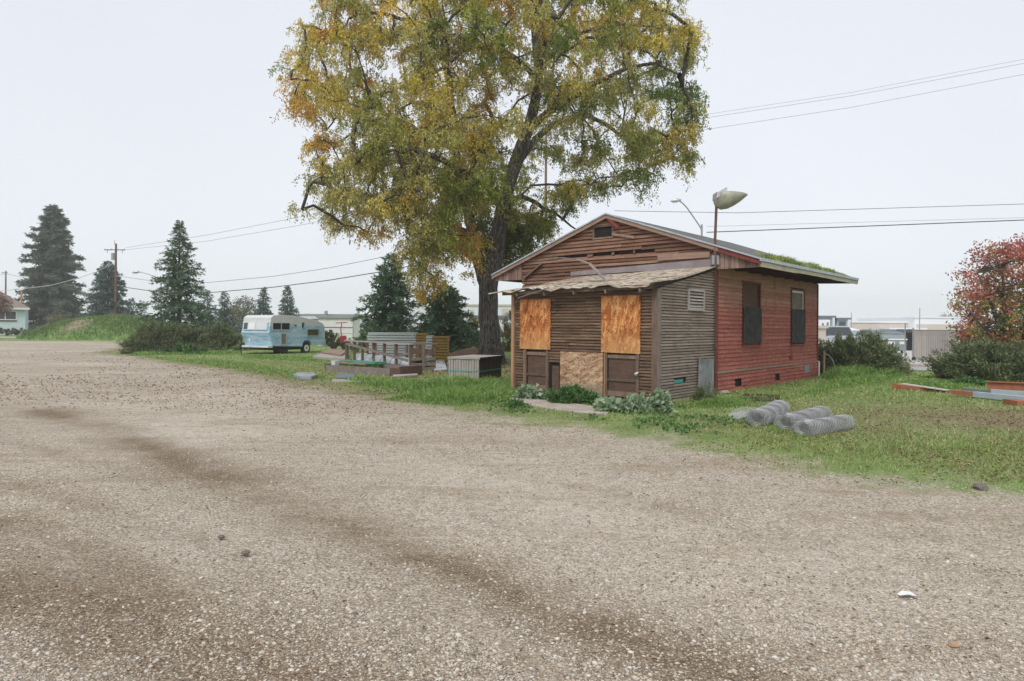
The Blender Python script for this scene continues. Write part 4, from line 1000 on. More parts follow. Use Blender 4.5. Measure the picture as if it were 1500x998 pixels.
# heap of fallen leaves at the trunk
hp_ = gp(690, 524)
def mound(name, c, rx, ry, h, mat, label, cat, n=40, rot=0, **kw):
    a = np.linspace(-1.25, 1.25, n); X_, Y_ = np.meshgrid(a, a); r2 = X_**2+Y_**2
    Z_ = h*np.clip(np.exp(-r2*1.9)-.06, -.05, 1)*(1+.3*(fbm(np.stack([X_.ravel(), Y_.ravel()], 1), 4, 3).reshape(X_.shape)-.5)) - .01
    xr, yr = X_*rx, Y_*ry; xs = xr*math.cos(rot)-yr*math.sin(rot); ys = xr*math.sin(rot)+yr*math.cos(rot)
    V = np.stack([xs.ravel(), ys.ravel(), Z_.ravel()], 1); id_ = np.arange(n*n).reshape(n, n)
    F_ = np.stack([id_[:-1, :-1], id_[:-1, 1:], id_[1:, 1:], id_[1:, :-1]], -1).reshape(-1, 4)
    o = np_mesh(name, V, F_, mat, smooth=True); o.location = c; tag(o, label, cat, **kw); return o, V
m_lit = m_plain('leaf_litter_floor', (.20,.125,.08), (.11,.065,.04), 9, .95, 0, .6, c3=(.30,.22,.12))
mound('leaf_heap', (hp_.x, hp_.y+1.2, 0), 1.9, 1.5, .55, m_lit, 'low heap of brown fallen leaves beside the big trunk', 'leaf heap')

# ------------------------------------------------------------------ mound of grass behind the gravel
mc = gp(125, 499.5); MYc = mc.y+6
def mound_z(x, y):
    pxn = (x-gx(165, MYc))/8.8; yn = (y-MYc)/5.5; s_ = np.abs(pxn)**2.0 + np.abs(yn)**2.2
    return 2.45*np.clip(1-s_*.85, 0, 1)**.85*(1+.08*pxn) 
a = np.linspace(-1.3, 1.3, 90); X_, Y_ = np.meshgrid(gx(165, MYc)+a*9.6, MYc+a*6.4)
Z_ = mound_z(X_.ravel(), Y_.ravel()); Z_ = Z_*(1+.16*(fbm(np.stack([X_.ravel(), Y_.ravel()], 1), .5, 4)-.5)) - .02
V = np.stack([X_.ravel(), Y_.ravel(), Z_], 1); id_ = np.arange(8100).reshape(90, 90)
t = NT('mound_grass'); gn = t.noise(t.coord(kind='Object'), .55, 6, .7); gf = t.noise(t.coord(), 7, 4, .7)
cg = t.ramp(t.math('ADD', t.math('MULTIPLY', gn, .55), t.math('MULTIPLY', gf, .45)), [(.35, (.10,.18,.045)), (.5, (.17,.28,.075)), (.65, (.28,.37,.13))])
ms = t.n('ShaderNodeVectorMath', operation='DISTANCE'); mp = t.n('ShaderNodeMapping'); mp.inputs['Scale'].default_value = (.42, .42, .0)
pz = at(118, 471, MYc-3.2); t.l(t.coord(), mp.inputs[0]); t.l(mp.outputs[0], ms.inputs[0]); ms.inputs[1].default_value = (pz.x*.42, pz.y*.42, 0)
mk = t.math('ADD', ms.outputs['Value'], t.math('MULTIPLY', t.math('SUBTRACT', t.noise(t.coord(), 2.2, 6, .8), .5), 2.6))
cg = t.mix(t.mr(mk, .95, .45), cg, t.ramp(gf, [(.35, (.16,.11,.07)), (.6, (.34,.27,.2))]))
t.bump(gf, .6, .15); M['mound'] = t.fin(cg, .95)
md = np_mesh('grass_mound', V, np.stack([id_[:-1, :-1], id_[:-1, 1:], id_[1:, 1:], id_[1:, :-1]], -1).reshape(-1, 4), M['mound'], smooth=True); tag(md, kind='structure')
n = 26000; q = np.column_stack([rng.uniform(-1, 1, n)*9.2+gx(165, MYc), MYc+rng.uniform(-1, 1, n)*6]); zz = mound_z(q[:, 0], q[:, 1]); pj = (q[:, 0]-pz.x)/1.5; pk = (q[:, 1]-(MYc-3.2))/1.3; ok = (zz > .04) & ((pj**2+pk**2+2.2*(fbm(q, 1.6, 66)-.5) > 1) | (rng.uniform(0, 1, len(q)) < .22) | (q[:, 1] > MYc))
q, zz = q[ok], zz[ok]; mt = blades('tall_grass', np.column_stack([q, zz-.03]), .42*(.3+1.2*fbm(q, .8, 31))*rng.uniform(.5, 1.3, len(q)), .05, .45, pick_cols(len(q), [(.14,.24,.06),(.20,.31,.09),(.30,.37,.15),(.11,.19,.045)])*(.7+.6*fbm(q, .5, 35))[:, None])
tag(mt, 'tall bright grass covering the mound', 'grass', kind='stuff')
# ------------------------------------------------------------------ distant setting
t = NT('pavement_mat'); v = t.coord(); f = t.noise(v, .5, 6, .7); f2 = t.noise(v, 5, 5, .7)
cc = t.ramp(f, [(.3, (.42,.41,.39)), (.7, (.55,.54,.51))]); cc = t.mix(t.mr(f2, .55, .75, 0, .6), cc, (.26,.22,.18)); M['pavement'] = t.fin(cc, .9)
M['asphalt'] = m_plain('road_asphalt', (.30,.30,.30), (.38,.38,.37), 1.5, .9)
def sheet(name, pts, z, mat, kind='structure'):
    o = MB().add([(x, y, z) for x, y in pts], [tuple(range(len(pts)))]).build(name, mat); tag(o, kind=kind); return o
sheet('pavement', [(11.5, 30.4), (60, 30.4), (120, 140), (16, 140)], .055, M['pavement'])
sheet('road', [(12.5, 27.4), (60, 27.4), (60, 30.15), (11.6, 30.15)], .05, M['asphalt'])
o = MB().box(11.5, 60, 30.15, 30.4, -.05, .15).build('kerb', M['concrete']); tag(o, kind='structure')
sheet('path', [(-200, 80), (gx(46, 80), 80), (gx(40, 85), 85), (-200, 85)], .03, M['pavement'])

def gable_building(name, label, cat, px0, px1, py_top, py_eave, Y, depth, wall, roofm, wins=(), hip=0, eave=.3, group=None):
    x0, x1 = gx(px0, Y), gx(px1, Y); ze = at((px0+px1)/2, py_eave, Y).z; zt = at((px0+px1)/2, py_top, Y).z
    root = empty(name, ((x0+x1)/2, Y, 0)); tag(root, label, cat, group); w = (x1-x0)/2
    MB().box(-w, w, 0, depth, 0, ze).build('wall', wall, root)
    MB().add([(-w-eave, -eave, ze), (w+eave, -eave, ze), (w+eave, depth+eave, ze), (-w-eave, depth+eave, ze), (-w-eave+hip, depth/2, zt), (w+eave-hip, depth/2, zt)],
             [(0,1,5,4), (1,2,5), (2,3,4,5), (3,0,4), (0,3,2,1)]).build('roof', roofm, root)
    for (a, b, c, d, m_) in wins:
        wx0, wx1 = gx(a, Y)-(x0+x1)/2, gx(b, Y)-(x0+x1)/2; wz0, wz1 = at(a, d, Y).z, at(a, c, Y).z
        f = MB(); b_ = .12
        f.box(wx0, wx0+b_, -.08, -.002, wz0, wz1); f.box(wx1-b_, wx1, -.08, -.002, wz0, wz1); f.box(wx0+b_, wx1-b_, -.08, -.003, wz0, wz0+b_); f.box(wx0+b_, wx1-b_, -.08, -.003, wz1-b_, wz1)
        f.box((wx0+wx1)/2-.05, (wx0+wx1)/2+.05, -.07, -.004, wz0+b_, wz1-b_)
        wo = f.build('window', M['white'], root); MB().box(wx0+b_, wx1-b_, -.03, -.01, wz0+b_, wz1-b_).build('pane', m_, wo)
    return root, x0, x1, ze, zt
M['paleblue'] = m_plain('pale_blue_siding', (.58,.68,.70), (.50,.61,.64), 1.5)
M['brownroof'] = m_plain('brown_shingles', (.26,.20,.165), (.19,.145,.12), 3, .95)
bl, x0, x1, ze, zt = gable_building('cottage', 'pale blue cottage with brown hipped roof at the left edge', 'house', -95, 37, 421, 451, 100, 9, M['paleblue'], M['brownroof'], [(0, 27, 455.5, 469, M['glass'])], hip=4.5, eave=.5)
cxh = (x0+x1)/2; th_ = .58; w_ = (x1-x0)/2; bl.rotation_euler = (0, 0, th_); bl.location = (x1-math.cos(th_)*w_, 100-math.sin(th_)*w_, 0)
MB().box(-(x1-x0)/2-.6, (x1-x0)/2+.55, -.62, -.5, ze-.25, ze+.02).build('fascia', M['white'], bl)
MB().box(gx(0, 100)-cxh, gx(27, 100)-cxh, -.1, -.085, at(10, 471, 100).z, at(10, 469.3, 100).z).build('window_sill', M['darkboard'], bl)
MB().tube([(gx(31.5, 100)-cxh, 1.6, ze), (gx(31.5, 100)-cxh, 1.6, at(31, 426, 100).z)], .13, 8).build('vent_pipe', M['tanpost'], bl)
M['redbrown'] = m_leaf('red_brown_leaves', [(.12,.06,.045), (.2,.1,.07), (.28,.17,.12)], .3)
round_tree(-4, 430, 88, 1.5, 'small reddish brown tree in front of the pale blue cottage', 'redbrown', 2600, leaf=.22)
for px_, lb, mt_ in ((10, 'low green shrub under the cottage window', 'shrubgreen'), (52, 'yellow green low shrub right of the cottage wall', 'palegreen'), (34, 'low clipped shrub at the cottage corner', 'palegreen')):
    b = gp(px_, 492); b.y = 93; b.x = gx(px_, 93)
    shrub(Vector((b.x, 93, 0)), 1.6, .8, .95, lb, n=1500, leaf=.25, wid=.1, mat=mt_, group='low shrubs by the cottage')

M['bluewhite'] = m_plain('pale_metal_wall', (.66,.67,.72), (.60,.61,.66), .4, .6)
M['tanwall'] = m_plain('beige_wall', (.56,.50,.43), (.50,.44,.38), .3, .8)
M['whiteroof'] = m_plain('white_roof', (.78,.80,.80), (.72,.74,.75), .3, .7)
M['slate'] = m_plain('slate_panel', (.16,.19,.21), (.12,.14,.16), .5, .6)
def block(name, label, cat, px0, px1, pyt, Y, depth, mat, pieces=(), trim=None, group=None):
    """flat roofed building or box; pieces: (part name, px0, px1, py top, py bottom, material, proud)"""
    x0, x1 = gx(px0, Y), gx(px1, Y); zt = at((px0+px1)/2, pyt, Y).z; cx_ = (x0+x1)/2
    root = empty(name, (cx_, Y, 0)); tag(root, label, cat, group)
    MB().box(x0-cx_, x1-cx_, 0, depth, 0, zt).build('wall', mat, root)
    MB().box(x0-cx_-.15, x1-cx_+.15, -.15, depth+.15, zt+.002, zt+.22).build('roof', trim or M['whiteroof'], root)
    for nm, a, b, c, d, m_, pr in pieces:
        MB().box(gx(a, Y)-cx_, gx(b, Y)-cx_, -pr, -.003, max(.02, at(a, d, Y).z), at(a, c, Y).z).build(nm, m_, root)
    return root
block('warehouse', 'long pale lavender warehouse behind the trailer', 'warehouse', 425, 560, 462, 120, 25, M['bluewhite'],
      [('wall_panel', 455, 520, 467, 469.5, M['slate'], .1), ('roof_vent', 476.5, 480, 455.5, 461, M['greymetal'], .6), ('wall_panel', 433, 468, 471, 496, M['whiteroof'], .12), ('door', 524, 534, 474, 496, M['whiteroof'], .1)], trim=M['greymetal'])
block('warehouse', 'pale warehouse with tan roof edge seen behind the big trunk', 'warehouse', 600, 775, 448, 95, 25, M['bluewhite'],
      [('wall_panel', 735, 772, 452, 460, M['tanwall'], .1), ('wall_panel', 690, 770, 462, 468, M['slate'], .1), ('door', 738, 752, 473, 492, M['slate'], .1)], trim=M['tanwall'])
block('flat_roof_building', 'long beige low building with dark bays behind the dumpster', 'building', 1238, 1339.5, 473, 110, 20, M['tanwall'],
      [('bay_door', 1252, 1262, 483, 494, M['slate'], .06), ('bay_door', 1266, 1275, 483, 494, M['dark'], .06), ('bay_door', 1280, 1288, 484, 494, M['slate'], .06),
       ('canopy', 1288, 1342, 480.5, 482.5, M['whiteroof'], 3.0), ('bay_door', 1300, 1338, 484.5, 495, M['dark'], .08)])
block('flat_roof_building', 'white roofed building above the beige slatted gate', 'building', 1340, 1440, 466, 108, 18, M['whiteroof'], [('wall_panel', 1342, 1438, 475, 492, M['tanwall'], .08)])
M['containerblue'] = m_plain('blue_white_panel', (.60,.68,.72), (.55,.62,.66), 1)
for a, b, tp_, lb in ((1196, 1222, 465.5, 'white box office with dark framed front, nearest the red wall'), (1227, 1244, 468.5, 'narrower white box office with dark doorway beside the tent')):
    fr_ = [('window_frame', a+1, b-5, tp_+1, tp_+15, M['slate'], .12), ('window', a+2, b-7, tp_+3, tp_+14, M['whiteroof'] if a < 1200 else M['glass'], .17), ('corner_panel', b-3.5, b, tp_, tp_+22, M['containerblue'], .16)]
    if a < 1200: fr_ += [('window', 1203, 1205.5, 473.5, 478.5, M['slate'], .22), ('window', 1210, 1212.5, 472.5, 478.5, M['slate'], .22)]
    block('site_office', lb, 'office', a, b, tp_, 75, 6, M['containerblue'], fr_, trim=M['slate'], group='box offices behind the shack')
block('block_wall', 'plain beige wall end showing just past the red wall corner', 'wall', 1190, 1210, 481, 55, .3, M['tanwall'], trim=M['tanwall'])
# peaked tent
tb = at(1249, HY, 70); tn = empty('tent', (tb.x, 70, 0)); tag(tn, 'white peaked tent canopy behind the parked vehicles', 'tent')
zt = at(1247, 478, 70).z; ze = at(1247, 485, 70).z
MB().add([(-1.2,0,ze), (1.2,0,ze), (1.2,2.4,ze), (-1.2,2.4,ze), (-.2,1.2,zt)], [(0,1,4), (1,2,4), (2,3,4), (3,0,4)]).build('canopy', M['white'], tn)
for x, y in ((-1.15,.05), (1.15,.05), (1.15,2.35), (-1.15,2.35)): MB().tube([(x, y, 0), (x, y, ze)], .04, 6).build('leg', M['greymetal'], tn)

# ------------------------------------------------------------------ parked vehicles seen over the right bush
def car(px0, px1, Y, col, label, roofz=1.45, van=False):
    x0, x1 = gx(px0, Y), gx(px1, Y); L_ = x1-x0; root = empty('parked_car', ((x0+x1)/2, Y, .055)); tag(root, label, 'car', 'vehicles parked behind the shack')
    h = roofz; w = 1.75; p = L_/2
    body = [(-p, .35), (p, .35), (p, .78), (p*.93, .92), (p*.55, 1.0), (-p*.62, 1.0), (-p*.95, .9), (-p, .7)]
    MB().prism(body, 0, w).build('body', col, root, bevel=.06)
    cab = [(-p*.78, 1.001), (-p*.55, h), (p*.25, h), (p*.55, 1.001)] if not van else [(-p*.9, 1.001), (-p*.86, h), (p*.4, h), (p*.66, 1.001)]
    MB().prism(cab, .12, w-.12).build('cabin', col, root, bevel=.05)
    q = [(a*.93+.0, 1.05+(b-1.001)*.82) for a, b in cab]; MB().prism(q, .10, .118).build('side_window', M['glass'], root)
    MB().add([(cab[2][0]+.02, .2, h-.06), (cab[3][0]-.02, .2, 1.06), (cab[3][0]-.02, w-.2, 1.06), (cab[2][0]+.02, w-.2, h-.06), (cab[2][0]+.05, .2, h-.06), (cab[3][0]+.01, .2, 1.06), (cab[3][0]+.01, w-.2, 1.06), (cab[2][0]+.05, w-.2, h-.06)], [(0,1,2,3), (7,6,5,4)]).build('windscreen', M['glass'], root)
    for x in (-p*.6, p*.6):
        for y in (.02, w-.2):
            wh = MB().tube([(x, y, .33), (x, y+.2, .33)], .33, 18).build('wheel', M['black'], root); MB().tube([(x, y-.01, .33), (x, y+.21, .33)], .18, 12).build('rim', M['greymetal'], wh)
    return root
M['carsilver'] = NT('silver_paint').fin((.50,.53,.56), .3, .5, .5); M['carwhite'] = NT('white_car_paint').fin((.75,.77,.78), .3, 0, .5); M['cargreen'] = NT('grey_green_paint').fin((.35,.40,.38), .35, .3, .5)
car(1206, 1262, 62, M['carsilver'], 'silver van parked in front of the white box offices', 1.9, True)
car(1252, 1290, 66, M['cargreen'], 'grey green car parked left of the dumpster', 1.5)
car(1232, 1262, 74, M['carwhite'], 'white car half hidden behind the silver van', 1.6)

# dumpster
b = gp(1285, 518.5); Yd = b.y; xa, xb = gx(1284.5, Yd), gx(1328, Yd); du = empty('dumpster', ((xa+xb)/2, Yd, .055)); tag(du, 'grey green metal dumpster with sloped lids and pale labels', 'dumpster')
w = (xb-xa)/2; M['dumpgreen'] = m_plain('dumpster_paint', (.20,.25,.24), (.27,.32,.31), 3, .6)
MB().prism([(.0, .15), (.0, .95), (.25, 1.38), (1.5, 1.5), (1.5, .15)], -w, w, 'x').build('body', M['dumpgreen'], du, bevel=.02)
for s_ in (-1, 0): MB().add([(s_*w+.03, .18, 1.31), (s_*w+w-.03, .18, 1.31), (s_*w+w-.03, 1.5, 1.54), (s_*w+.03, 1.5, 1.54), (s_*w+.03, .18, 1.35), (s_*w+w-.03, .18, 1.35), (s_*w+w-.03, 1.5, 1.59), (s_*w+.03, 1.5, 1.59)], [(3,2,1,0), (4,5,6,7), (0,1,5,4), (1,2,6,5), (3,0,4,7), (2,3,7,6)]).build('lid', M['slate'], du)
MB().box(-w-.03, w+.03, -.05, .0-.001, .90, .99).build('rim', M['whiteroof'], du)
for s_ in (-1, 1): MB().box(s_*w-.07 if s_ > 0 else s_*w-.13, s_*w+.13 if s_ > 0 else s_*w+.07, .2, .9, .6, .82).build('fork_pocket', M['black'], du)
for a, c in ((-.85, -.62), (-.25, .22), (.55, .9)): MB().box(a, c, -.012, -.002, .62, .80).build('label', M['white'], du)
for x in (-w+.2, w-.2):
    for y in (.2, 1.3): MB().tube([(x-.04, y, .08), (x+.04, y, .08)], .08, 12).build('wheel', M['black'], du)
# stack of dark pallets beside the dumpster
b = gp(1332, 512); pk = empty('pallet_stack', (gx(1332, 52), 52, .055)); tag(pk, 'dark stack of racked material between the dumpster and the gate', 'stack')
for k in range(7):
    MB().box(-.35+.03*(k % 2), .33, 0, .9, .12+k*.20, .20+k*.20).build('rack_layer', M['black'], pk)
for x in (-.36, .36): MB().box(x-.03, x+.03, -.05, .95, 0, 1.65).build('rack_post', M['slate'], pk)

# ------------------------------------------------------------------ slatted gate, fence, signs
t = NT('beige_slats'); i = t.island(); f = t.noise(t.coord(), 6, 4)
M['slats'] = t.fin(t.ramp(t.math('ADD', t.math('MULTIPLY', i, .5), t.math('MULTIPLY', f, .5)), [(.3, (.43,.37,.33)), (.7, (.54,.47,.42))]), .7)
YF = gp(1370, 530).y
def slat_panel(name, label, pxa, pxb, pyt, pyb, Y0, Y1, cat):
    A = Vector((gx(pxa, Y0), Y0, 0)); B = Vector((gx(pxb, Y1), Y1, 0)); d = B-A; Lw = d.length; root = empty(name, A, math.atan2(d.y, d.x)); tag(root, label, cat)
    zt = at((pxa+pxb)/2, pyt, (Y0+Y1)/2).z; zb = max(.09, at((pxa+pxb)/2, pyb, (Y0+Y1)/2).z); mb = MB(); x = .05
    while x < Lw-.05: mb.box(x, x+.072, -.008, .008, zb+.04, zt-.04); x += .098
    mb.build('slats', M['slats'], root)
    w_ = MB()
    for s_ in (1, -1):
        x = -zt
        while x < Lw+zt:
            p0_, p1_ = (x, zb), (x+s_*(zt-zb), zt)
            a, b_ = sorted((p0_, p1_)) ; lo_, hi_ = max(a[0], .02), min(b_[0], Lw-.02)
            if hi_-lo_ > .05:
                f_ = lambda q: a[1]+(b_[1]-a[1])*(q-a[0])/(b_[0]-a[0]); w_.bar((lo_, -.014, f_(lo_)), (hi_, -.014, f_(hi_)), .006, .006)
            x += .12
    w_.build('chain_link', M['galv'], root)
    fr = MB(); fr.tube([(0, 0, zt), (Lw, 0, zt)], .03, 8); fr.build('top_rail', M['greymetal'], root)
    if cat == 'gate':
        MB().tube([(0, 0, zb), (Lw, 0, zb)], .025, 8).build('bottom_rail', M['greymetal'], root)
        MB().tube([(0, 0, .09), (0, 0, zt+.12)], .04, 8).build('gate_frame', M['greymetal'], root)
        wh = MB().tube([(.04, -.05, .15), (.04, .02, .15)], .10, 14).build('wheel', M['black'], root)
    return root, Lw, zt
slat_panel('sliding_gate', 'beige slatted chain link gate with a small wheel at its left foot', 1337.5, 1405, 484, 528.5, YF, YF+.2, 'gate')
fn, Lw, zt = slat_panel('slatted_fence', 'beige slatted chain link fence behind the right bush, carrying the green banner', 1409, 1640, 485, 531, YF, YF+1.5, 'fence')
gpst = MB().tube([(gx(1407, YF), YF-.1, 0), (gx(1407, YF), YF-.1, at(1407, 476, YF).z)], .075, 10); tag(gpst.build('fence_post', M['greymetal']), 'thick grey steel post where the gate meets the fence', 'post')
mb = MB().tube([(gx(1334, YF), YF+.5, 0), (gx(1334, YF), YF+.5, at(1334, 474, YF).z)], .03, 8); tag(mb.build('fence_post', M['greymetal']), 'thin grey post at the free left end of the gate', 'post')
sg = empty('warning_sign', (gx(1416, YF), YF-.09, at(1416, 504, YF).z)); tag(sg, 'small sign, yellow above and white below, hung on the fence by the post', 'sign')
hh = 18/F_PX*YF; M['yellow'] = m_plain('yellow_paint', (.62,.45,.06)); M['signblue'] = m_plain('pale_sign', (.58,.66,.72), (.65,.7,.74))
MB().box(-.19, .19, -.015, 0, hh*.72, hh).build('top_panel', M['yellow'], sg); MB().box(-.17, .17, -.014, .0, hh*.33, hh*.715).build('middle_panel', M['white'], sg); MB().box(-.19, .17, -.014, 0, 0, hh*.325).build('lower_panel', M['signblue'], sg)
bn = empty('banner', (gx(1423, YF), YF-.07, at(1450, 498.5, YF).z)); tag(bn, 'long dark green banner with illegible pale lettering on the fence', 'banner')
bw = gx(1478, YF)-gx(1423, YF); M['bannergreen'] = m_plain('banner_cloth', (.04,.15,.10), (.05,.19,.13))
MB().box(0, bw, -.01, 0, 0, 9.2/F_PX*YF).build('cloth', M['bannergreen'], bn)
mb = MB(); x = .12
while x < bw-.15:
    w_ = R.uniform(.03, .08)
    if R.random() < .85: mb.box(x, x+w_, -.014, -.0105, .10+R.uniform(0, .03), .10+R.uniform(.08, .14))
    x += w_+.022
mb.build('lettering', M['signblue'], bn)

# ------------------------------------------------------------------ poles, lamps, wires
def pole(name, label, cat, px, pyt, Y, r, mat, arms=(), group=None, base_z=0):
    x = gx(px, Y); zt = at(px, pyt, Y).z; root = empty(name, (x, Y, base_z)); tag(root, label, cat, group)
    MB().tube([(0, 0, -.1), (0, 0, zt*.5), (.02, 0, zt)], [r*1.15, r, r*.75], 10).build('pole', mat, root)
    for (a, b, py) in arms:
        z = at(px, py, Y).z; ar = MB().box(gx(a, Y)-x, gx(b, Y)-x, -r-.1, -r, z-.06, z+.06).build('crossarm', M['polewood'], root)
        for q in np.linspace(a+1, b-1, 4):
            if abs(q-px) > 1: MB().tube([(gx(q, Y)-x, -r-.05, z+.06), (gx(q, Y)-x, -r-.05, z+.22)], [.05, .03], 6).build('insulator', M['greymetal'], ar)
    return root
up = pole('power_pole', 'tall brown wooden power pole with crossarm standing behind the grass mound', 'power pole', 169, 357, 95, .17, M['polewood'], [(153.5, 184, 366.5)])
zt_ = at(169, 376, 95).z; MB().tube([(-.35, -.1, zt_-.5), (-.35, -.1, zt_+.5)], .22, 10).build('transformer', M['greymetal'], up)
MB().tube([(-.2, 0, at(169, 357, 95).z-.1), (-.2, 0, at(169, 352, 95).z)], .04, 6).build('insulator', M['greymetal'], up)
for q in (158, 180): MB().tube([(gx(q, 95)-gx(169, 95), -.2, at(q, 371, 95).z), (gx(q, 95)-gx(169, 95), -.2, at(q, 367, 95).z)], .05, 6).build('insulator', M['greymetal'], up)
pole('power_pole', 'far wooden power pole above the cottage roof at the left edge', 'power pole', 8, 397, 150, .18, M['polewood'], [(3, 12, 400)])
pole('wooden_pole', 'plain tan wooden pole half hidden in the right side of the big tree', 'pole', 798, 188, 46, .10, M['fascia'])
pole('antenna_mast', 'thin grey mast rising beside the white roofed building', 'mast', 1347, 451, 84, .06, M['greymetal'])
pole('antenna_mast', 'thin far mast over the box offices', 'mast', 1247, 458, 108, .07, M['greymetal'])
def street_lamp(label, pxp, pyp, Y, pts):
    root = empty('street_lamp', (gx(pxp, Y), Y, 0)); tag(root, label, 'street lamp'); O = Vector(root.location)
    MB().tube([(0,0,0), tuple(at(pxp, pyp, Y)-O)], [.12, .08], 8).build('pole', M['greymetal'], root)
    MB().tube([tuple(at(a, b, Y)-O) for a, b in pts], .055, 8).build('arm', M['greymetal'], root)
    e = at(*pts[-1], Y)-O; MB().tube([e+Vector((.25, 0, .03)), e, e+Vector((-.35, 0, -.06)), e+Vector((-.6, 0, -.08))], [.08, .17, .16, .04], 10).build('lamp_head', M['galv'], root, smooth=True)
street_lamp('grey street lamp with curved arm rising behind the shack roof', 1028, 329, 55, [(1028, 337), (1024, 330), (1015, 317), (1006, 304), (999, 297), (993, 293.5)])
street_lamp('street lamp arm reaching left from behind the pointed conifer', 236, 408, 80, [(236, 412), (228, 406), (217, 401.5), (207, 399), (201, 398.5)])
def wire(label, pts, Y0, Y1, r=.02, mat='wire', sag=0, group='overhead wires'):
    P = []; n = len(pts)
    for i_, (a, b) in enumerate(pts):
        f_ = i_/(n-1); P.append(at(a, b, Y0*(1-f_)+Y1*f_))
    fine = []
    for i_ in range(n-1):
        for s_ in range(8):
            f_ = s_/8; q = P[i_].lerp(P[i_+1], f_); q.z -= sag*4*f_*(1-f_); fine.append(q)
    fine.append(P[-1]); o = MB().tube(fine, r, 5).build('power_line', M[mat]); tag(o, label, 'wire', group)
wire('thick dark wire running right from the shack roof past the flood lamp', [(1035, 340.5), (1500, 322.5), (1700, 315)], 45, 38, .030)
wire('upper thin wire running right above the flood lamp arm', [(900, 309), (1080, 312), (1500, 299), (1700, 290)], 50, 44, .018, 'wire')
wire('faint wire just above the thick dark wire at right', [(1035, 332), (1500, 319), (1700, 312)], 60, 52, .014, 'palewire')
wire('lowest of the three high wires at the upper right', [(1020, 192), (1250, 157), (1500, 109), (1650, 78)], 48, 40, .012, 'palewire')
wire('middle one of the three high wires at the upper right', [(1020, 175), (1250, 140), (1500, 93), (1650, 62)], 48, 40, .012, 'palewire')
wire('highest of the three high wires at the upper right', [(1020, 170), (1250, 135), (1500, 87), (1650, 55)], 49, 41, .010, 'palewire')
wire('pale drooping service wire from the cottage to the brown power pole', [(-30, 429), (28, 424), (75, 418), (110, 409), (140, 399), (168, 385)], 92, 95, .04, 'galv')
wire('lower dark wire passing the pointed conifer toward the big tree', [(169, 419), (225, 427), (305, 429), (400, 421), (480, 411), (560, 398), (700, 370)], 94, 62, .045)
wire('upper dark wire passing the pointed conifer toward the big tree', [(169, 404), (225, 412), (305, 414), (400, 405), (480, 393), (560, 377), (700, 345)], 94, 62, .03, 'palewire')
wire('very faint high wire from the power pole toward the big tree', [(184, 363), (300, 345), (440, 318), (560, 290)], 95, 70, .022, 'palewire')
wire('very faint wire slightly below the high one at the power pole', [(184, 366), (300, 354), (440, 330), (560, 306)], 95, 70, .022, 'palewire')
wire('faint wire from the far left pole into the tallest conifer', [(-20, 408), (8, 401), (60, 412)], 150, 140, .04, 'palewire')

# ------------------------------------------------------------------ flood lamp on the shack corner
fl = empty('flood_lamp', hw(.02, MY0-.16, 0), 0); tag(fl, 'weathered flood lamp hood on a thin pole at the shack roof corner', 'lamp'); FO = Vector(fl.location); FY = FO.y
MB().tube([at(1047.5, 546, FY)-FO, at(1048, 392, FY)-FO], .018, 8).build('conduit', M['darkboard'], fl)
MB().tube([at(1048, 392, FY)-FO, at(1047.5, 350, FY)-FO, at(1049.5, 300, FY)-FO], .036, 10).build('pole', M['polewood'], fl)
MB().box(*(lambda p: (p.x-.09, p.x+.09, p.y-.02, p.y+.14, p.z-.12, p.z+.12))(at(1048, 381, FY)-FO)).build('bracket', M['greymetal'], fl)
secs = [(0.0, 6, 10, .13), (.05, 1, 19, .19), (.2, -1, 24.5, .25), (.4, -1, 23, .28), (.6, -.5, 18, .26), (.8, .3, 11, .21), (.93, 1, 5, .14), (1.0, 2, 1.2, .08)]
V, Fc, K = [], [], 20
for s_, top, hgt, wy in secs:
    px_ = 1047+47*s_; pt = 284+top; c0 = at(px_, pt, FY)-FO; hz = hgt/F_PX*FY
    for k in range(K):
        a = 2*PI*k/K; ca, sa_ = math.cos(a), math.sin(a)
        z = c0.z - (hz*(-sa_)**.8 if sa_ < 0 else -.012*sa_)
        V.append((c0.x, c0.y+ca*wy, z))
for s_ in range(len(secs)-1):
    for k in range(K): a_, b_ = s_*K+k, s_*K+(k+1) % K; Fc.append((a_, b_, b_+K, a_+K))
Fc.append(tuple(range(K))); Fc.append(tuple(range((len(secs)-1)*K, len(secs)*K)))
M['lens'] = m_plain('stained_lens', (.42,.41,.32), (.31,.31,.24), 5, .4, 0, 0, c3=(.20,.20,.155))
hd = MB().add(V, Fc).build('lamp_hood', M['lens'], fl, smooth=True)
q = at(1058, 282, FY)-FO; mb = MB().add([(q.x-.20,-.2,q.z-.20),(q.x+.05,-.2,q.z-.02),(q.x+.08,-.2,q.z+.08),(q.x+.01,-.2,q.z+.10),(q.x-.19,-.2,q.z-.02)]+[(q.x-.20,.2,q.z-.20),(q.x+.05,.2,q.z-.02),(q.x+.08,.2,q.z+.08),(q.x+.01,.2,q.z+.10),(q.x-.19,.2,q.z-.02)],
    [(0,1,2,3,4), (9,8,7,6,5), (0,5,6,1), (1,6,7,2), (2,7,8,3), (3,8,9,4), (4,9,5,0)]); mb.build('ballast_box', M['galv'], fl, bevel=.012)
q = at(1058.5, 286.5, FY)-FO; MB().box(q.x-.03, q.x+.13, -.25, -.18, q.z-.045, q.z+.02).build('opening_shade', M['dark'], fl, bevel=.02)  # dark block, shade of the hood's opening put into its colour

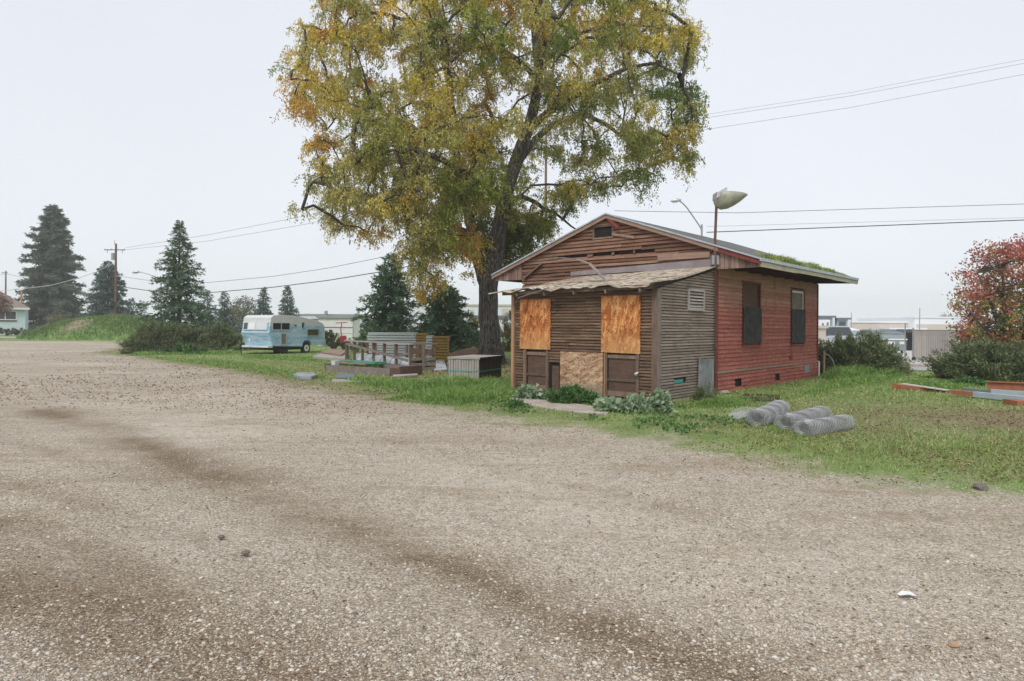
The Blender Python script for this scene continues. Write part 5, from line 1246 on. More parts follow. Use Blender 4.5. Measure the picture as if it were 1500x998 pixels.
# ------------------------------------------------------------------ travel trailer
TC = gp(394, 520); TYr = TC.y; tr_ = empty('travel_trailer', TC, math.radians(60)); tr_.scale = (.92, 1.12, .98); tag(tr_, 'old faded blue and white travel trailer with open windows and flat front', 'trailer')
t = NT('trailer_skin'); v = t.coord(); sp = t.n('ShaderNodeSeparateXYZ'); t.l(v, sp.inputs[0])
rb = t.n('ShaderNodeTexWave'); rb.inputs['Scale'].default_value = 5.5; rb.bands_direction = 'Z'; rb.inputs['Distortion'].default_value = .3; t.l(v, rb.inputs[0])
n1 = t.noise(t.coord(scale=(.7,.7,3)), 1.6, 6, .7); n2 = t.noise(t.coord(scale=(1,1,2)), 4, 5, .75)
blue = t.ramp(n1, [(.25, (.11,.33,.52)), (.40, (.23,.47,.65)), (.53, (.44,.62,.74)), (.68, (.66,.75,.79))])
blue = t.mix(t.mr(n2, .5, .75, 0, .7), blue, (.62,.68,.68)); blue = t.mix(t.mr(t.noise(v, 2.7, 4), .60, .72, 0, .5), blue, (.42,.52,.38))
wht = t.ramp(n2, [(.3, (.70,.71,.70)), (.7, (.56,.58,.57))])
zz_ = t.math('ADD', sp.outputs['Z'], t.math('MULTIPLY', sp.outputs['X'], .045))
skin = t.mix(t.mr(zz_, 1.88, 1.92), blue, wht)
band = t.math('MULTIPLY', t.mr(zz_, 1.20, 1.24), t.mr(zz_, 1.36, 1.32)); skin = t.mix(t.math('MULTIPLY', band, .6), skin, (.55,.66,.78))
low = t.mr(zz_, .60, .50, 0, .8); skin = t.mix(low, skin, (.16,.40,.50))
t.bump(rb.outputs['Fac'], .7, .015); M['trailer'] = t.fin(skin, .5, .1)
LT_, WT = 4.75, 2.15
prof_t = [(0.28,.50),(0.02,1.18),(-.05,1.32),(.02,1.38),(.16,2.22),(.40,2.36),(1.2,2.38),(2.6,2.30),(4.2,2.02),(4.6,1.88),(4.72,1.7),(4.78,1.0),(4.74,.52),(3.55,.50),(3.50,.66),(3.35,.80),(2.95,.80),(2.80,.66),(2.75,.42)]
MB().prism(prof_t, 0, WT).build('body', M['trailer'], tr_, bevel=.02)
M['trimtr'] = NT('aluminium_trim').fin((.62,.66,.68), .35, .5)
def twin(x0, x1, z0, z1, mid, mat, nm='window', sl=0):
    f = MB(); b = .05
    for (a, c, d, e) in ((x0-b, x0, z0-b, z1+b), (x1, x1+b, z0-b, z1+b)): f.box(a, c, -.03, -.003, d, e)
    f.box(x0, x1, -.03, -.003, z0-b, z0); f.box(x0, x1, -.03, -.003, z1, z1+b)
    if mid: f.box((x0+x1)/2-.03, (x0+x1)/2+.03, -.028, -.004, z0, z1)
    wo = f.build(nm, M['trimtr'], tr_); MB().box(x0, x1, -.012, -.004, z0, z1).build('pane', mat, wo)
twin(.28, 1.62, 1.50, 1.88, True, M['dark']); M['openwin'] = m_plain('dim_green_pane', (.10,.11,.04), (.05,.06,.03), 3, .4)
twin(3.15, 4.15, 1.12, 1.50, False, M['openwin']); twin(2.66, 2.84, 1.62, 1.92, False, M['glass'], 'side_vent')
twin(.95, 1.32, .62, 1.22, False, M['greywood'], 'hatch')
MB().box(2.05, 2.2, -.03, -.004, 1.72, 1.80).build('marker_lamp', M['black'], tr_)
# front window strip and trims (front face lies at the local -x end)
fw = MB().add([(.0,.12,1.52),(.0,2.02,1.52),(.085,2.02,1.94),(.085,.12,1.94)], [(0,1,2,3)]); fw = MB().add([(-.035,.12,1.46),(-.035,2.02,1.46),(.04,2.02,1.93),(.04,.12,1.93),(.1,.12,1.46),(.1,2.02,1.46),(.15,2.02,1.93),(.15,.12,1.93)], [(0,3,2,1), (4,5,6,7), (0,1,5,4), (3,7,6,2), (0,4,7,3), (1,2,6,5)]).build('front_window', M['trimtr'], tr_)
for a, b in ((.18, .98), (1.08, 1.6), (1.68, 1.96)):
    MB().add([(-.04,a,1.51),(-.04,b,1.51),(.026,b,1.90),(.026,a,1.90),(-.036,a,1.51),(-.036,b,1.51),(.03,b,1.90),(.03,a,1.90)], [(0,3,2,1), (4,5,6,7)]).build('pane', M['bluewhite'] if a < 1 else (M['whiteroof'] if a < 1.5 else M['glass']), fw)
MB().box(-.06, .3, 0.02, WT-.02, .42, .52).build('front_bumper', M['white'], tr_)
MB().add([(.5,.1,.40),(.5,2.05,.40),(-1.2,1.07,.42),(.5,.1,.34),(.5,2.05,.34),(-1.2,1.07,.36)], [(0,1,2), (5,4,3), (0,3,4,1), (1,4,5,2), (2,5,3,0)]).build('hitch_frame', M['black'], tr_)
MB().tube([(-1.05,1.07,0), (-1.05,1.07,.95)], .035, 8).build('jack', M['black'], tr_); MB().tube([(-.16,1.35,.5), (-.16,1.35,.8), (-.12,1.42,.95)], .03, 8).build('jack_handle', M['white'], tr_)
for y in (.05, WT-.25):
    wh = MB().tube([(3.15,y,.33),(3.15,y+.2,.33)], .33, 20).build('wheel', M['black'], tr_); MB().tube([(3.15,y-.012,.33),(3.15,y+.21,.33)], .21, 16).build('rim', M['white'], wh)
    MB().tube([(3.15,y-.02,.33),(3.15,y-.012,.33)], .07, 10).build('hub', M['rust'], wh)
MB().box(.5, 2.9, .15, WT-.15, .25, .5).build('chassis', M['black'], tr_)
MB().box(.95, 1.5, -.02, .6, .02, .32).build('step_block', M['black'], tr_)

# white box trailer and red machine behind
rvb = block('box_trailer', 'white box trailer with brown stripe parked beyond the blue trailer', 'trailer', 466, 518, 466, 56, 2.4, M['white'],
      [('stripe', 467, 518, 479, 480.3, M['rust'], .02), ('window', 482, 487, 483, 488.5, M['glass'], .03), ('corner_trim', 516.8, 518, 467, 496, M['greymetal'], .04), ('stripe', 487, 518, 488, 488.8, M['tanwall'], .02)], trim=M['greymetal'])
for x in (-.5, .4):
    MB().tube([(x, -.02, .33), (x, .2, .33)], .33, 14).build('wheel', M['black'], rvb)
c_ = gp(498, 512); rm = empty('garden_machine', c_, .3); tag(rm, 'small red garden machine with black wheels by the white box trailer', 'machine')
M['redpaint'] = m_plain('red_machine_paint', (.40,.04,.05), (.28,.03,.04), 5, .5); M['limepaint'] = m_plain('yellow_green_bar', (.5,.55,.2))
MB().box(.0, .45, -.2, .2, .45, 1.0).build('body', M['redpaint'], rm, bevel=.06); MB().tube([(.1,0,.9), (.05,0,1.5), (.12,0,1.95)], .035, 8).build('handle', M['redpaint'], rm)
MB().tube([(-.3,0,1.9), (.5,0,1.95)], .03, 8).build('handlebar', M['redpaint'], rm); MB().tube([(-.45,-.1,.3), (-.1,-.1,1.1)], .04, 8).build('frame_bar', M['limepaint'], rm)
for x in (-.45, .3): MB().tube([(x,-.28,.27), (x,-.16,.27)], .27, 16).build('wheel', M['black'], rm)
b = gp(478, 508); shrub(Vector((b.x, b.y+1, 0)), .9, .8, 1.1, 'dark green weeds between the blue trailer and the red machine', n=3000, leaf=.2, wid=.06, mat='shrubgreen', name='weed_clump', group='brush behind the materials')

# ------------------------------------------------------------------ building materials on the grass
A_ = gp(602, 545); B_ = gp(508, 533); d_ = (B_-A_); Lf = d_.length; fr = empty('lumber_rack', A_, math.atan2(d_.y, d_.x)); tag(fr, 'long grey wooden slatted frame filled with bent sheet metal', 'frame')
# local x runs away to the left, local -y faces the camera side? perpendicular (right, back) is local -y
Hf, Wf = 1.05, 1.0
for k, f_ in enumerate((0, .2, .37, .54, .72, .86, 1.0)):
    o = MB().bar((Lf*f_, 0, 0), (Lf*f_, 0, Hf-.03), .15 if k in (0, 6) else .11, .07, up=(1,0,0)).build('post', M['trimwood'], fr)
    MB().bar((Lf*f_, -Wf, 0), (Lf*f_, -Wf, Hf-.03), .09, .07, up=(1,0,0)).build('post', M['trimwood'], fr)
MB().bar((-.06, -.5, 0), (-.06, -.5, Hf-.04), .10, .05, up=(1,0,0)).build('post', M['greywood'], fr)
MB().bar((-.1, .03, Hf), (Lf+.1, .03, Hf), .14, .05).build('top_rail', M['greyplank'], fr); MB().bar((-.1, -Wf, Hf), (Lf+.1, -Wf, Hf-.02), .12, .05).build('top_rail', M['greywood'], fr)
MB().bar((0, 0, Hf+.004), (0, -Wf, Hf+.004), .12, .06).build('end_rail', M['greywood'], fr)
MB().bar((.1, .075, .42), (Lf-.1, .075, .92), .03, .10).build('brace', M['greywood'], fr); MB().bar((.2, -Wf+.06, .78), (Lf*.55, -Wf+.06, .45), .03, .10).build('brace', M['greywood'], fr)
MB().bar((.2, .07, .12), (Lf-.1, .07, .14), .03, .12).build('bottom_rail', M['greyplank'], fr)
for z in (.10, .27, .48): MB().bar((-.05, .02, z), (-.05, -Wf-.02, z), .03, .11).build('end_slat', M['greywood'], fr)
MB().bar((-.03, .0, .8), (-.03, -Wf, .72), .03, .22).build('end_board', M['trimwood'], fr)
MB().box(0.05, Lf-.05, -Wf+.05, -.05, .16, .2).build('shade_floor', M['darkboard'], fr)  # dark floor added so the rack interior reads as shaded
M['sheetmetal'] = m_plain('white_sheet_metal', (.62,.65,.68), (.48,.52,.55), 2, .45, .2)
for k in range(6):                                       # curved sheets lying inside
    x0_ = .25+k*(Lf-.6)/6; w_ = (Lf-.6)/6-.05; V, Fc = [], []
    for i_ in range(9):
        a = PI*i_/8; V += [(x0_, -.1-(Wf-.25)*i_/8, .22+.28*math.sin(a)**.6*R.uniform(.95, 1.05)), (x0_+w_, -.1-(Wf-.25)*i_/8, .22+.26*math.sin(a)**.6)]
    n_ = len(V); V += [(x, y, z-.012) for x, y, z in V]
    for i_ in range(8): Fc += [(2*i_, 2*i_+1, 2*i_+3, 2*i_+2), (2*i_+n_, 2*i_+2+n_, 2*i_+3+n_, 2*i_+1+n_)]
    o = MB().add(V, Fc).build('metal_sheet', M['sheetmetal']); o.location = A_; o.rotation_euler = fr.rotation_euler
    tag(o, ['curved pale metal sheet at the right end inside the slatted frame', 'second curved pale metal sheet from the right inside the slatted frame', 'third curved pale metal sheet from the right inside the slatted frame',
            'third curved pale metal sheet from the left inside the slatted frame', 'second curved pale metal sheet from the left inside the slatted frame', 'curved pale metal sheet at the left end inside the slatted frame'][k], 'metal sheet', 'metal sheets in the slatted frame')
# bundles of siding panels
M['panelside'] = m_plain('panel_edge', (.55,.60,.59), (.44,.50,.49), 2, .5); M['foam'] = m_plain('yellow_foam_ends', (.24,.135,.03), (.36,.23,.055), 4, .9, 0, .5, c3=(.07,.035,.012))
def bundle(px0, px1, pxe, pyt, Y, n, hz, dep, label, zb=0.08):
    x0, x1 = gx(px0, Y), gx(px1, Y); root = empty('panel_bundle', (x0, Y, 0), 0); tag(root, label, 'panel bundle', 'bundles of insulated panels'); zt = at(px0, pyt, Y).z
    h = (zt-zb)/n
    for k in range(n):
        j = R.uniform(-.03, .03); p = MB().box(j, x1-x0+j*.5, 0, dep, zb+k*h+.018, zb+(k+1)*h-.018).build('panel', M['panelside'], root)
        e = gx(pxe, Y+dep*.4)-x0; MB().box(x1-x0+j*.5+.002, e+j, .03, dep-.03, zb+k*h+.016, zb+(k+1)*h-.016).build('foam_end', M['foam'], p)
    MB().box(.1, x1-x0-.1, .03, dep-.02, 0, zb+.005).build('pallet', M['darkboard'], root)
    MB().box(0.02, x1-x0-.02, .04, dep-.03, zt-.012, zt+.01).build('top_sheet', M['panelside'], root)
    return root
bundle(538, 609, 624, 487.5, 34, 10, .11, 1.1, 'longer bundle of pale panels behind the slatted frame')
bundle(624, 633, 657, 492.5, 32, 9, .11, 1.1, 'shorter bundle with big yellow foam ends right of the slatted frame')
mb = MB()
def flat(name, label, cat, pts_px, z, th, mat, group=None):
    P = [gp(a, b, z+th) for a, b in pts_px]; o = MB().prism([(p.x, p.y) for p in P], z, z+th, 'z').build(name, mat); return tag(o, label, cat, group)
flat('sheet_offcut', 'white sheet offcut leaning out beside the yellow ended bundle', 'sheet', [(636,542),(655,541),(650,526),(637,526)], .06, .04, M['sheetmetal'])
flat('board_stack', 'flat stack of pale boards between the trailer and the slatted frame', 'boards', [(458,522),(505,526),(512,519),(478,515)], .0, .18, M['greyplank'], 'loose boards')
flat('board_stack', 'brown edged board lying on top of the flat pale stack', 'boards', [(470,515.5),(500,519.5),(509,514),(488,511)], .2, .07, M['fascia'], 'loose boards')
flat('loose_plank', 'long pale plank lying in the grass in front of the low box', 'plank', [(486,558),(598,560),(600,557.5),(487,555.5)], .03, .05, M['greyplank'], 'loose boards')
flat('loose_plank', 'short plank at the foot of the slatted frame', 'plank', [(575,552),(612,549),(611,547),(576,549)], .05, .06, M['greyplank'], 'loose boards')
flat('metal_channel', 'dark grey channel lying beside the low wooden box', 'channel', [(493,553),(519,554),(519,547),(494,546)], .02, .1, M['slate'])
flat('lid', 'flat pale grey lid with dark rim lying alone on the grass', 'lid', [(430,549),(440,551.5),(456,551.5),(464,549),(459,546),(436,545.5)], .03, .10, M['greymetal'])
# low wooden box
q0, q1 = gp(477, 545), gp(586, 553); d_ = q1-q0; bx = empty('low_box', q0, math.atan2(d_.y, d_.x)); tag(bx, 'low weathered wooden box with grass growing inside, in front of the frame', 'box'); Lb = d_.length
MB().box(0, Lb, 0, .05, 0, .27).build('side_board', M['greywood'], bx); MB().box(0, Lb-.1, 1.0, 1.05, 0, .33).build('side_board', M['greywood'], bx)
MB().box(-.05, -.002, 0, 1.05, 0, .30).build('end_board', M['darkboard'], bx); MB().box(Lb+.002, Lb+.06, -.05, 1.0, 0, .36).build('end_board', M['doorwood'], bx)
MB().box(Lb-.45, Lb, -.06, -.002, .0, .30).build('corner_block', M['doorwood'], bx)
MB().box(.02, Lb-.02, .06, .98, 0, .15).build('soil', M['backing'], bx)
def on_box(name, x0, x1, y0, y1, z0, z1, mat, label, cat):
    o = MB().box(x0, x1, y0, y1, z0, z1).build(name, mat); o.location = bx.location; o.rotation_euler = bx.rotation_euler; tag(o, label, cat, 'scraps on the low box')
on_box('scrap_board', .6, 2.0, .15, .35, .34, .38, M['fascia'], 'pinkish board lying across the low wooden box', 'board')
on_box('teal_sheet', 1.05, 2.1, .5, 1.1, .34, .42, M['green_strap'], 'teal green sheet folded on the low wooden box', 'sheet')
on_box('scrap_board', -.0, .9, .7, 1.2, .37, .40, M['green_strap'], 'thin teal strip on the left end of the low box', 'strip')
on_box('bucket_piece', .2, .42, .1, .3, .15, .42, M['sheetmetal'], 'small pale metal piece inside the low box', 'metal piece')
# crate with a teal strap
c0 = gp(702, 563); cr = empty('wooden_crate', c0, math.atan2(-.36, .93)); tag(cr, 'grey wooden plank crate bound with a teal strap, left of the shack', 'crate')
x = -1.02
while x < -.02: w_ = R.uniform(.07, .11); e = min(x+w_, 0); MB().box(x, e-.016, R.uniform(-.012, .006), .03, .03, .74).build('plank', M['greyplank'], cr); x = e
y = .03
while y < 1.75: w_ = R.uniform(.12, .2); e = min(y+w_, 1.78); MB().box(-.03, R.uniform(-.004, .008), y, e-.008, .03, .74).build('plank', M['darkboard'], cr); y = e
MB().box(-1.02, -.99, .04, 1.78, .03, .74).build('back_panel', M['darkboard'], cr); MB().box(-.98, -.04, 1.75, 1.78, .03, .74).build('back_panel', M['darkboard'], cr)
MB().box(-1.06, .03, -.03, 1.82, .745, .80).build('lid', M['greyplank'], cr); MB().box(.031, .045, -.03, 1.82, .70, .80).build('lid_edge', M['black'], cr)
for z in (.36, .06): 
    s_ = MB(); s_.box(-1.04, .015, -.016, -.010, z, z+.035); s_.box(.011, .017, -.016, 1.8, z, z+.035); s_.build('strap', M['green_strap'], cr)
flat('loose_plank', 'short brown planks piled behind the plank crate', 'planks', [(655,533),(664,534),(668,524),(657,523)], .0, .3, M['greywood'], 'loose boards')

# ------------------------------------------------------------------ things round the shack
sl = [gp(*p) for p in ((744,588),(752,584),(800,589),(850,595),(895,603),(889,610),(852,608),(800,601),(762,594))]
o = MB().prism([(p.x, p.y) for p in sl], -.02, .045, 'z').build('concrete_slab', M['concrete']); tag(o, 'narrow broken concrete slab in the grass before the shack front', 'slab')
yb = hs(1024, 575, .1)[0]; yc = hs(1042, 572, .1)[0]
M['bluegrey'] = m_wood('blue_grey_board', [(.12,.14,.145), (.24,.26,.26), (.42,.43,.42)], (6,6,1.2), dirt=(.06,.06,.05), dirtamt=.5)
mb = MB(); ym, wy = (yb+yc)/2, (yc-yb)/2
mb.add([(.07, yb, 0), (.07, yc, 0), (.07, yc+.02, .93), (.07, yb+.03, .97), (.16, yb, 0), (.16, yc, 0), (.16, yc+.02, .93), (.16, yb+.03, .97)], [(0,1,2,3), (7,6,5,4), (0,4,5,1), (1,5,6,2), (3,2,6,7), (0,3,7,4)])
o = mb.build('weathered_board', M['bluegrey']); o.location = HP; o.rotation_euler = (0,0,HA); tag(o, 'blue grey weathered board leaning on the lean-to side wall', 'board')
# rocks
def rock(p, r, label, mat, name='rock'):
    bm = bmesh.new(); bmesh.ops.create_icosphere(bm, subdivisions=3, radius=1)
    for v_ in bm.verts:
        k = 1+.35*mnoise.noise(v_.co*1.7+Vector(p)*3); v_.co = Vector((v_.co.x*k*r, v_.co.y*k*r*.8, v_.co.z*k*r*.6+r*.25))
    me = bpy.data.meshes.new(name); bm.to_mesh(me); bm.free(); o = link(name, me, mat); o.location = p; tag(o, label, 'rock'); return o
M['rock'] = m_plain('rock', (.36,.31,.26), (.24,.2,.17), 5, .9, 0, .4); M['darkrock'] = m_plain('dark_rock', (.12,.105,.09), (.2,.17,.15), 6, .9, 0, .4)
rock(hw(.25, MY0+.1, 0), .15, 'pale rock at the foot of the corner between brown and red walls', M['rock'])
rock(gp(1436, 716.5), .075, 'dark grey stone at the right end of the gravel edge', M['darkrock'])
rock(gp(324, 788), .028, 'dark stone alone on the gravel at the lower left', M['darkrock'])
rock(gp(360, 811), .03, 'second dark stone just right of the lower left one', M['darkrock'])
rock(gp(1398, 947), .03, 'tan rounded stone on the gravel near the lower right corner', m_plain('tan_rock', (.45,.30,.20)))
p_ = gp(1328, 874); mb = MB().add([(-.055,-.015,.012),(-.01,-.03,.025),(.055,-.02,.012),(.045,.03,.02),(-.015,.03,.028),(-.05,.02,.012)], [(0,1,4,5), (1,2,3,4)]); o = mb.build('paper_scrap', M['white']); o.location = p_; tag(o, 'crumpled white paper scrap on the gravel at lower right', 'paper')
p_ = gp(97, 495.5); o = MB().box(-.9, .9, -.3, .3, .02, .28).build('white_slab', M['white'], bevel=.05); o.location = (p_.x, gp(97,500).y+.3, .05); tag(o, 'small white slab at the foot of the grass mound', 'slab')
# rolls of chain link
M['rollwire'] = m_plain('weathered_wire', (.46,.46,.47), (.35,.35,.36), 12, .5, .3)
def chain_roll(pn, pf, r, label):
    A, B = gp(*pn), gp(*pf); d = B-A; Lr = d.length; root = empty('wire_roll', A, math.atan2(d.y, d.x)); tag(root, label, 'wire roll', 'rolls of chain link fencing')
    mb = MB(); cell = .07
    for ly, rr in enumerate((r, r*.84, r*.64)):
        nw = max(6, int(2*PI*rr/cell)); steps = int(Lr/.045)
        for s_ in (1, -1):
            for k in range(nw):
                pts = []
                for i_ in range(steps+1):
                    x = Lr*i_/steps; a = 2*PI*k/nw + s_*x/rr*.95*(1 if ly < 2 else .8); sq = 1-.10*math.sin(a)
                    rq = rr*(1+.03*math.sin(a*2+x*3)); e = (.03*math.sin(k*2.7) if i_ in (0, steps) else 0)
                    pts.append((x+e, rq*math.cos(a)*1.06, max(.006, r*.82+rq*math.sin(a)*sq*.87)))
                mb.tube(pts, .0045 if ly == 0 else .0038, 3, cap=False)
    mb.build('chain_link', M['rollwire'], root)
    mb = MB()                                            # the spiral of layers seen at the near end
    pts = [((.01*math.sin(a*3)), (r*(1-.5*a/(6*PI)))*math.cos(a), r*.93+(r*(1-.5*a/(6*PI)))*math.sin(a)*.95) for a in np.linspace(0, 6*PI, 90)]
    mb.tube(pts, .0035, 4, cap=False).build('edge_wire', M['galv'], root); return root
chain_roll((1108, 626), (1143, 608), .185, 'left and farthest of the three chain link rolls')
chain_roll((1151, 632), (1205, 617), .175, 'middle chain link roll with its round end toward the gravel')
chain_roll((1177, 641), (1240, 630), .165, 'right and nearest of the three chain link rolls')
tl = MB(); a0 = gp(1078, 618)                           # loose end of the left roll
def flap(u, v): return a0+Vector((u*.48, v*.55, .02+.20*math.sin(min(1, .1+u)*PI*.55)*(.5+.5*v)))
for k in range(-8, 9):
    for s_ in (1, -1):
        pts = [flap(u, k/8+s_*u) for u in np.linspace(0, 1, 17) if -.001 <= k/8+s_*u <= 1.001]
        if len(pts) > 1: tl.tube(pts, .0045, 3, cap=False)
tag(tl.build('loose_chain_link', M['galv']), 'loose flap of chain link spread left of the three rolls', 'chain link')
tl = MB()
for k in range(16):
    a0 = gp(1215+k*2.2, 640-k*.35); tl.tube([a0+Vector((0,0,.01)), a0+Vector((.35,.18,.015))], .0045, 3, cap=False); tl.tube([a0+Vector((.35,0,.012)), a0+Vector((0,.18,.018))], .0045, 3, cap=False)
tag(tl.build('loose_chain_link', M['galv']), 'flattened tail of chain link right of the nearest roll', 'chain link')
# black frame lying in the grass
P = [gp(a, b) for a, b in ((1072,591),(1092,580),(1142,582),(1140,590))]; mf = empty('mesh_screen', P[0]); tag(mf, 'black mesh screen lying flat in the grass behind the wire rolls', 'screen')
mb = MB()
for a, b in zip(P, P[1:]+P[:1]): mb.bar(a-P[0]+Vector((0,0,.045)), b-P[0]+Vector((0,0,.045)), .03, .02)
mb.build('frame', M['black'], mf); mb = MB()
for k in range(1, 30):
    f_ = k/30; mb.bar(P[0].lerp(P[3], f_)-P[0]+Vector((0,0,.045)), P[1].lerp(P[2], f_)-P[0]+Vector((0,0,.045)), .003, .003); mb.bar(P[0].lerp(P[1], f_)-P[0]+Vector((0,0,.047)), P[3].lerp(P[2], f_)-P[0]+Vector((0,0,.047)), .003, .003)
mb.build('mesh', M['black'], mf)
# standpipe with bent hose at the rear corner
c = gp(1207, 551); hp2 = empty('standpipe', c); tag(hp2, 'tan stake with thin pale hose arching right, behind the red wall', 'standpipe'); YH = c.y
MB().box(-.03, .03, -.03, .03, 0, at(1207, 514, YH).z).build('stake', M['tanpost'], hp2)
MB().tube([at(a, b, YH)-c for a, b in ((1207,518),(1213,520),(1219,526),(1223,536),(1225,549))], .012, 6).build('hose', M['galv'], hp2)
# steel beams on the right
M['beamwhite'] = m_plain('chalky_white', (.60,.57,.54), (.5,.44,.4), 4); M['beamgrey'] = m_plain('grey_blue_paint', (.40,.46,.50), (.32,.38,.42), 3, .55); M['orange'] = m_plain('orange_primer', (.42,.16,.09), (.33,.12,.07), 4, .8, 0, 0, c3=(.2,.08,.05)); M['darkgrey'] = m_plain('dark_grey_steel', (.13,.16,.17), (.18,.21,.22), 4, .5)
bA0, bA1 = at(1309, 566, 19.2), at(1404, 576, 18.0)
b1 = empty('steel_beam', (0,0,0)); tag(b1, 'long rusty beam with chalky white top, leftmost in the beam pile', 'beam', 'steel beams on the lawn')
MB().bar(bA0, bA1, .14, .13).build('web', M['rust'], b1); MB().bar(bA0+Vector((.25,.0,.075)), bA1+Vector((-.3,0,.075)), .17, .025).build('top_flange', M['beamwhite'], b1); MB().bar(bA0-Vector((.02,0,0)), bA0.lerp(bA1, .04), .2, .19).build('end_plate', M['rust'], b1)
b2 = empty('steel_beam', (0,0,0)); tag(b2, 'blue grey beam with orange left end, lowest and nearest in the pile', 'beam', 'steel beams on the lawn')
c0_, c1_ = at(1396, 574.5, 17.3), at(1530, 588, 15.4); cm = c0_.lerp(c1_, .26)
MB().bar(c0_, cm, .13, .11).build('orange_end', M['orange'], b2); MB().bar(cm, c1_, .16, .13).build('web', M['beamgrey'], b2)
o = MB().bar(at(1409, 569.5, 18.3), at(1458, 574.5, 17.7), .12, .07).build('steel_channel', M['darkgrey']); tag(o, 'short dark grey channel lying in the middle of the beam pile', 'channel')
b3 = empty('steel_beam', (0,0,0)); tag(b3, 'orange primed beam with grey lower flange, highest at the right edge', 'beam', 'steel beams on the lawn')
e0, e1 = at(1446, 565, 17.9), at(1545, 569, 17.0)
MB().bar(e0, e1, .05, .20).build('web', M['orange'], b3); MB().bar(e0+Vector((0,0,.105)), e1+Vector((0,0,.105)), .16, .02).build('top_flange', M['rust'], b3)
f0, f1 = at(1452, 573.5, 17.3), at(1545, 580, 16.4); MB().bar(f0, f1, .07, .12).build('lower_flange', M['beamgrey'], b3)
for px_, py_, lb in ((1385, 577, 'rusty support block under the left part of the beam pile'), (1493, 596, 'reddish support block under the right end of the beams')):
    p_ = gp(px_, py_); o = MB().box(-.12, .18, -.1, .35, 0, .10 if px_ < 1400 else .14).build('support_block', M['orange']); o.location = p_; tag(o, lb, 'block', 'blocks under the beams')
# ------------------------------------------------------------------ plants, grass, litter, stones
def leafy(px0, px1, py_top, py_base, label, mat, n, leaf, wid, depth=.6, name='weed_plant', group=None, up=.3, spiky=.9):
    b = gp((px0+px1)/2, py_base); rx = (px1-px0)/2/F_PX*b.y; rz = at((px0+px1)/2, py_top, b.y+rx*depth*.5).z
    return shrub(Vector((b.x, b.y+rx*depth*.6, 0)), rx, rx*depth, rz, label, n=n, leaf=leaf, wid=wid, mat=mat, name=name, group=group, up=up, spiky=spiky, cat='plant')
leafy(886, 976, 578, 606, 'pale silvery big leaved plant at the front corner of the shack', 'mallow', 1500, .13, .12)
leafy(803, 866, 569, 593, 'bushy green plant under the faded middle board', 'weed', 3200, .12, .035, up=.7)
leafy(755, 797, 568, 587, 'small pale leaved plant by the left door panel', 'mallow', 500, .12, .10)
leafy(1020, 1052, 566, 589, 'dark twiggy weed at the foot of the leaning board', 'shrub', 900, .10, .02)
leafy(745, 765, 590, 599, 'little green weed at the left end of the concrete slab', 'weed', 500, .12, .03, up=.8)
leafy(1403, 1442, 556, 567, 'leafy bright green weed behind the beam pile', 'weed', 900, .12, .07)
leafy(240, 290, 507, 520, 'bright low weeds in front of the large olive bush', 'weed', 1500, .22, .08)
def scatter_px(n, x0, x1, y0, y1, bias=1.0):
    """random ground points with a similar number in every part of the view, jittered so that they stand anywhere"""
    px = rng.uniform(x0, x1, n); py = y0+(y1-y0)*rng.uniform(0, 1, n)**bias
    xc = (px-CX)/F_PX; yc = (HY-py)/F_PX; c, s = math.cos(ROLL), math.sin(ROLL); b = s*xc+c*yc; a = c*xc-s*yc
    Y = -CAMH/b; return np.stack([a*Y, Y], 1)
hin = np.array([[*(hw(a, b)[:2])] for a, b in ((0,0), (0,MY1), (MX0,MY1), (MX0,MY0), (PW,MY0), (PW,0))])
slab_p = np.array([[p.x, p.y] for p in sl])
def clean(P, pad=0.0):
    ok = (poly_sd(P, hin) < -.02-pad) & (poly_sd(P, slab_p) < 0) & (P[:, 1] < 90)
    ok &= ~((P[:, 0] > 11.5) & (P[:, 1] > 27.3))
    return P[ok]
gpal = [(.12,.21,.05), (.18,.30,.075), (.27,.38,.12), (.38,.43,.18), (.50,.46,.27)]
# short lawn
P = clean(scatter_px(330000, -80, 1580, 498, 735)); g = poly_sd(P, grass_poly)
dens = np.clip((g+.4+2.2*(fbm(P, .9, 31)-.5))/2.2, 0, 1)*(1-1.0*np.exp(-(((P[:, 0]-lawn_c.x-1)/5.2)**2+((P[:, 1]-lawn_c.y+.1)/3.0)**2)*.9)*(.6+.8*fbm(P, 1.3, 88))) * np.clip(fbm(P, 1.7, 8)*1.9-.1, .12, 1)
P = P[rng.uniform(0, 1, len(P)) < dens]; r_ = np.hypot(*P.T); g = poly_sd(P, grass_poly)
hgt = (.028+.032*np.clip(g/2.5, 0, 1))*(1+.6*(fbm(P, .6, 12)-.3))*rng.uniform(.5, 1.5, len(P)); z0 = ground_z(P)
hue = fbm(P, .5, 40)[:, None]; tone = fbm(P, 2.2, 44)[:, None]
cols = pick_cols(len(P), gpal, [.18,.26,.24,.17,.15])*(.8+.5*tone) + np.array([.05,.01,0])*hue
o = blades('lawn_grass', np.column_stack([P, z0-.005]), hgt, np.clip(r_*.00085, .007, .035), .7, cols); tag(o, 'short grass of the yard with bare and yellowed patches', 'grass', kind='stuff')
print('lawn', len(P))
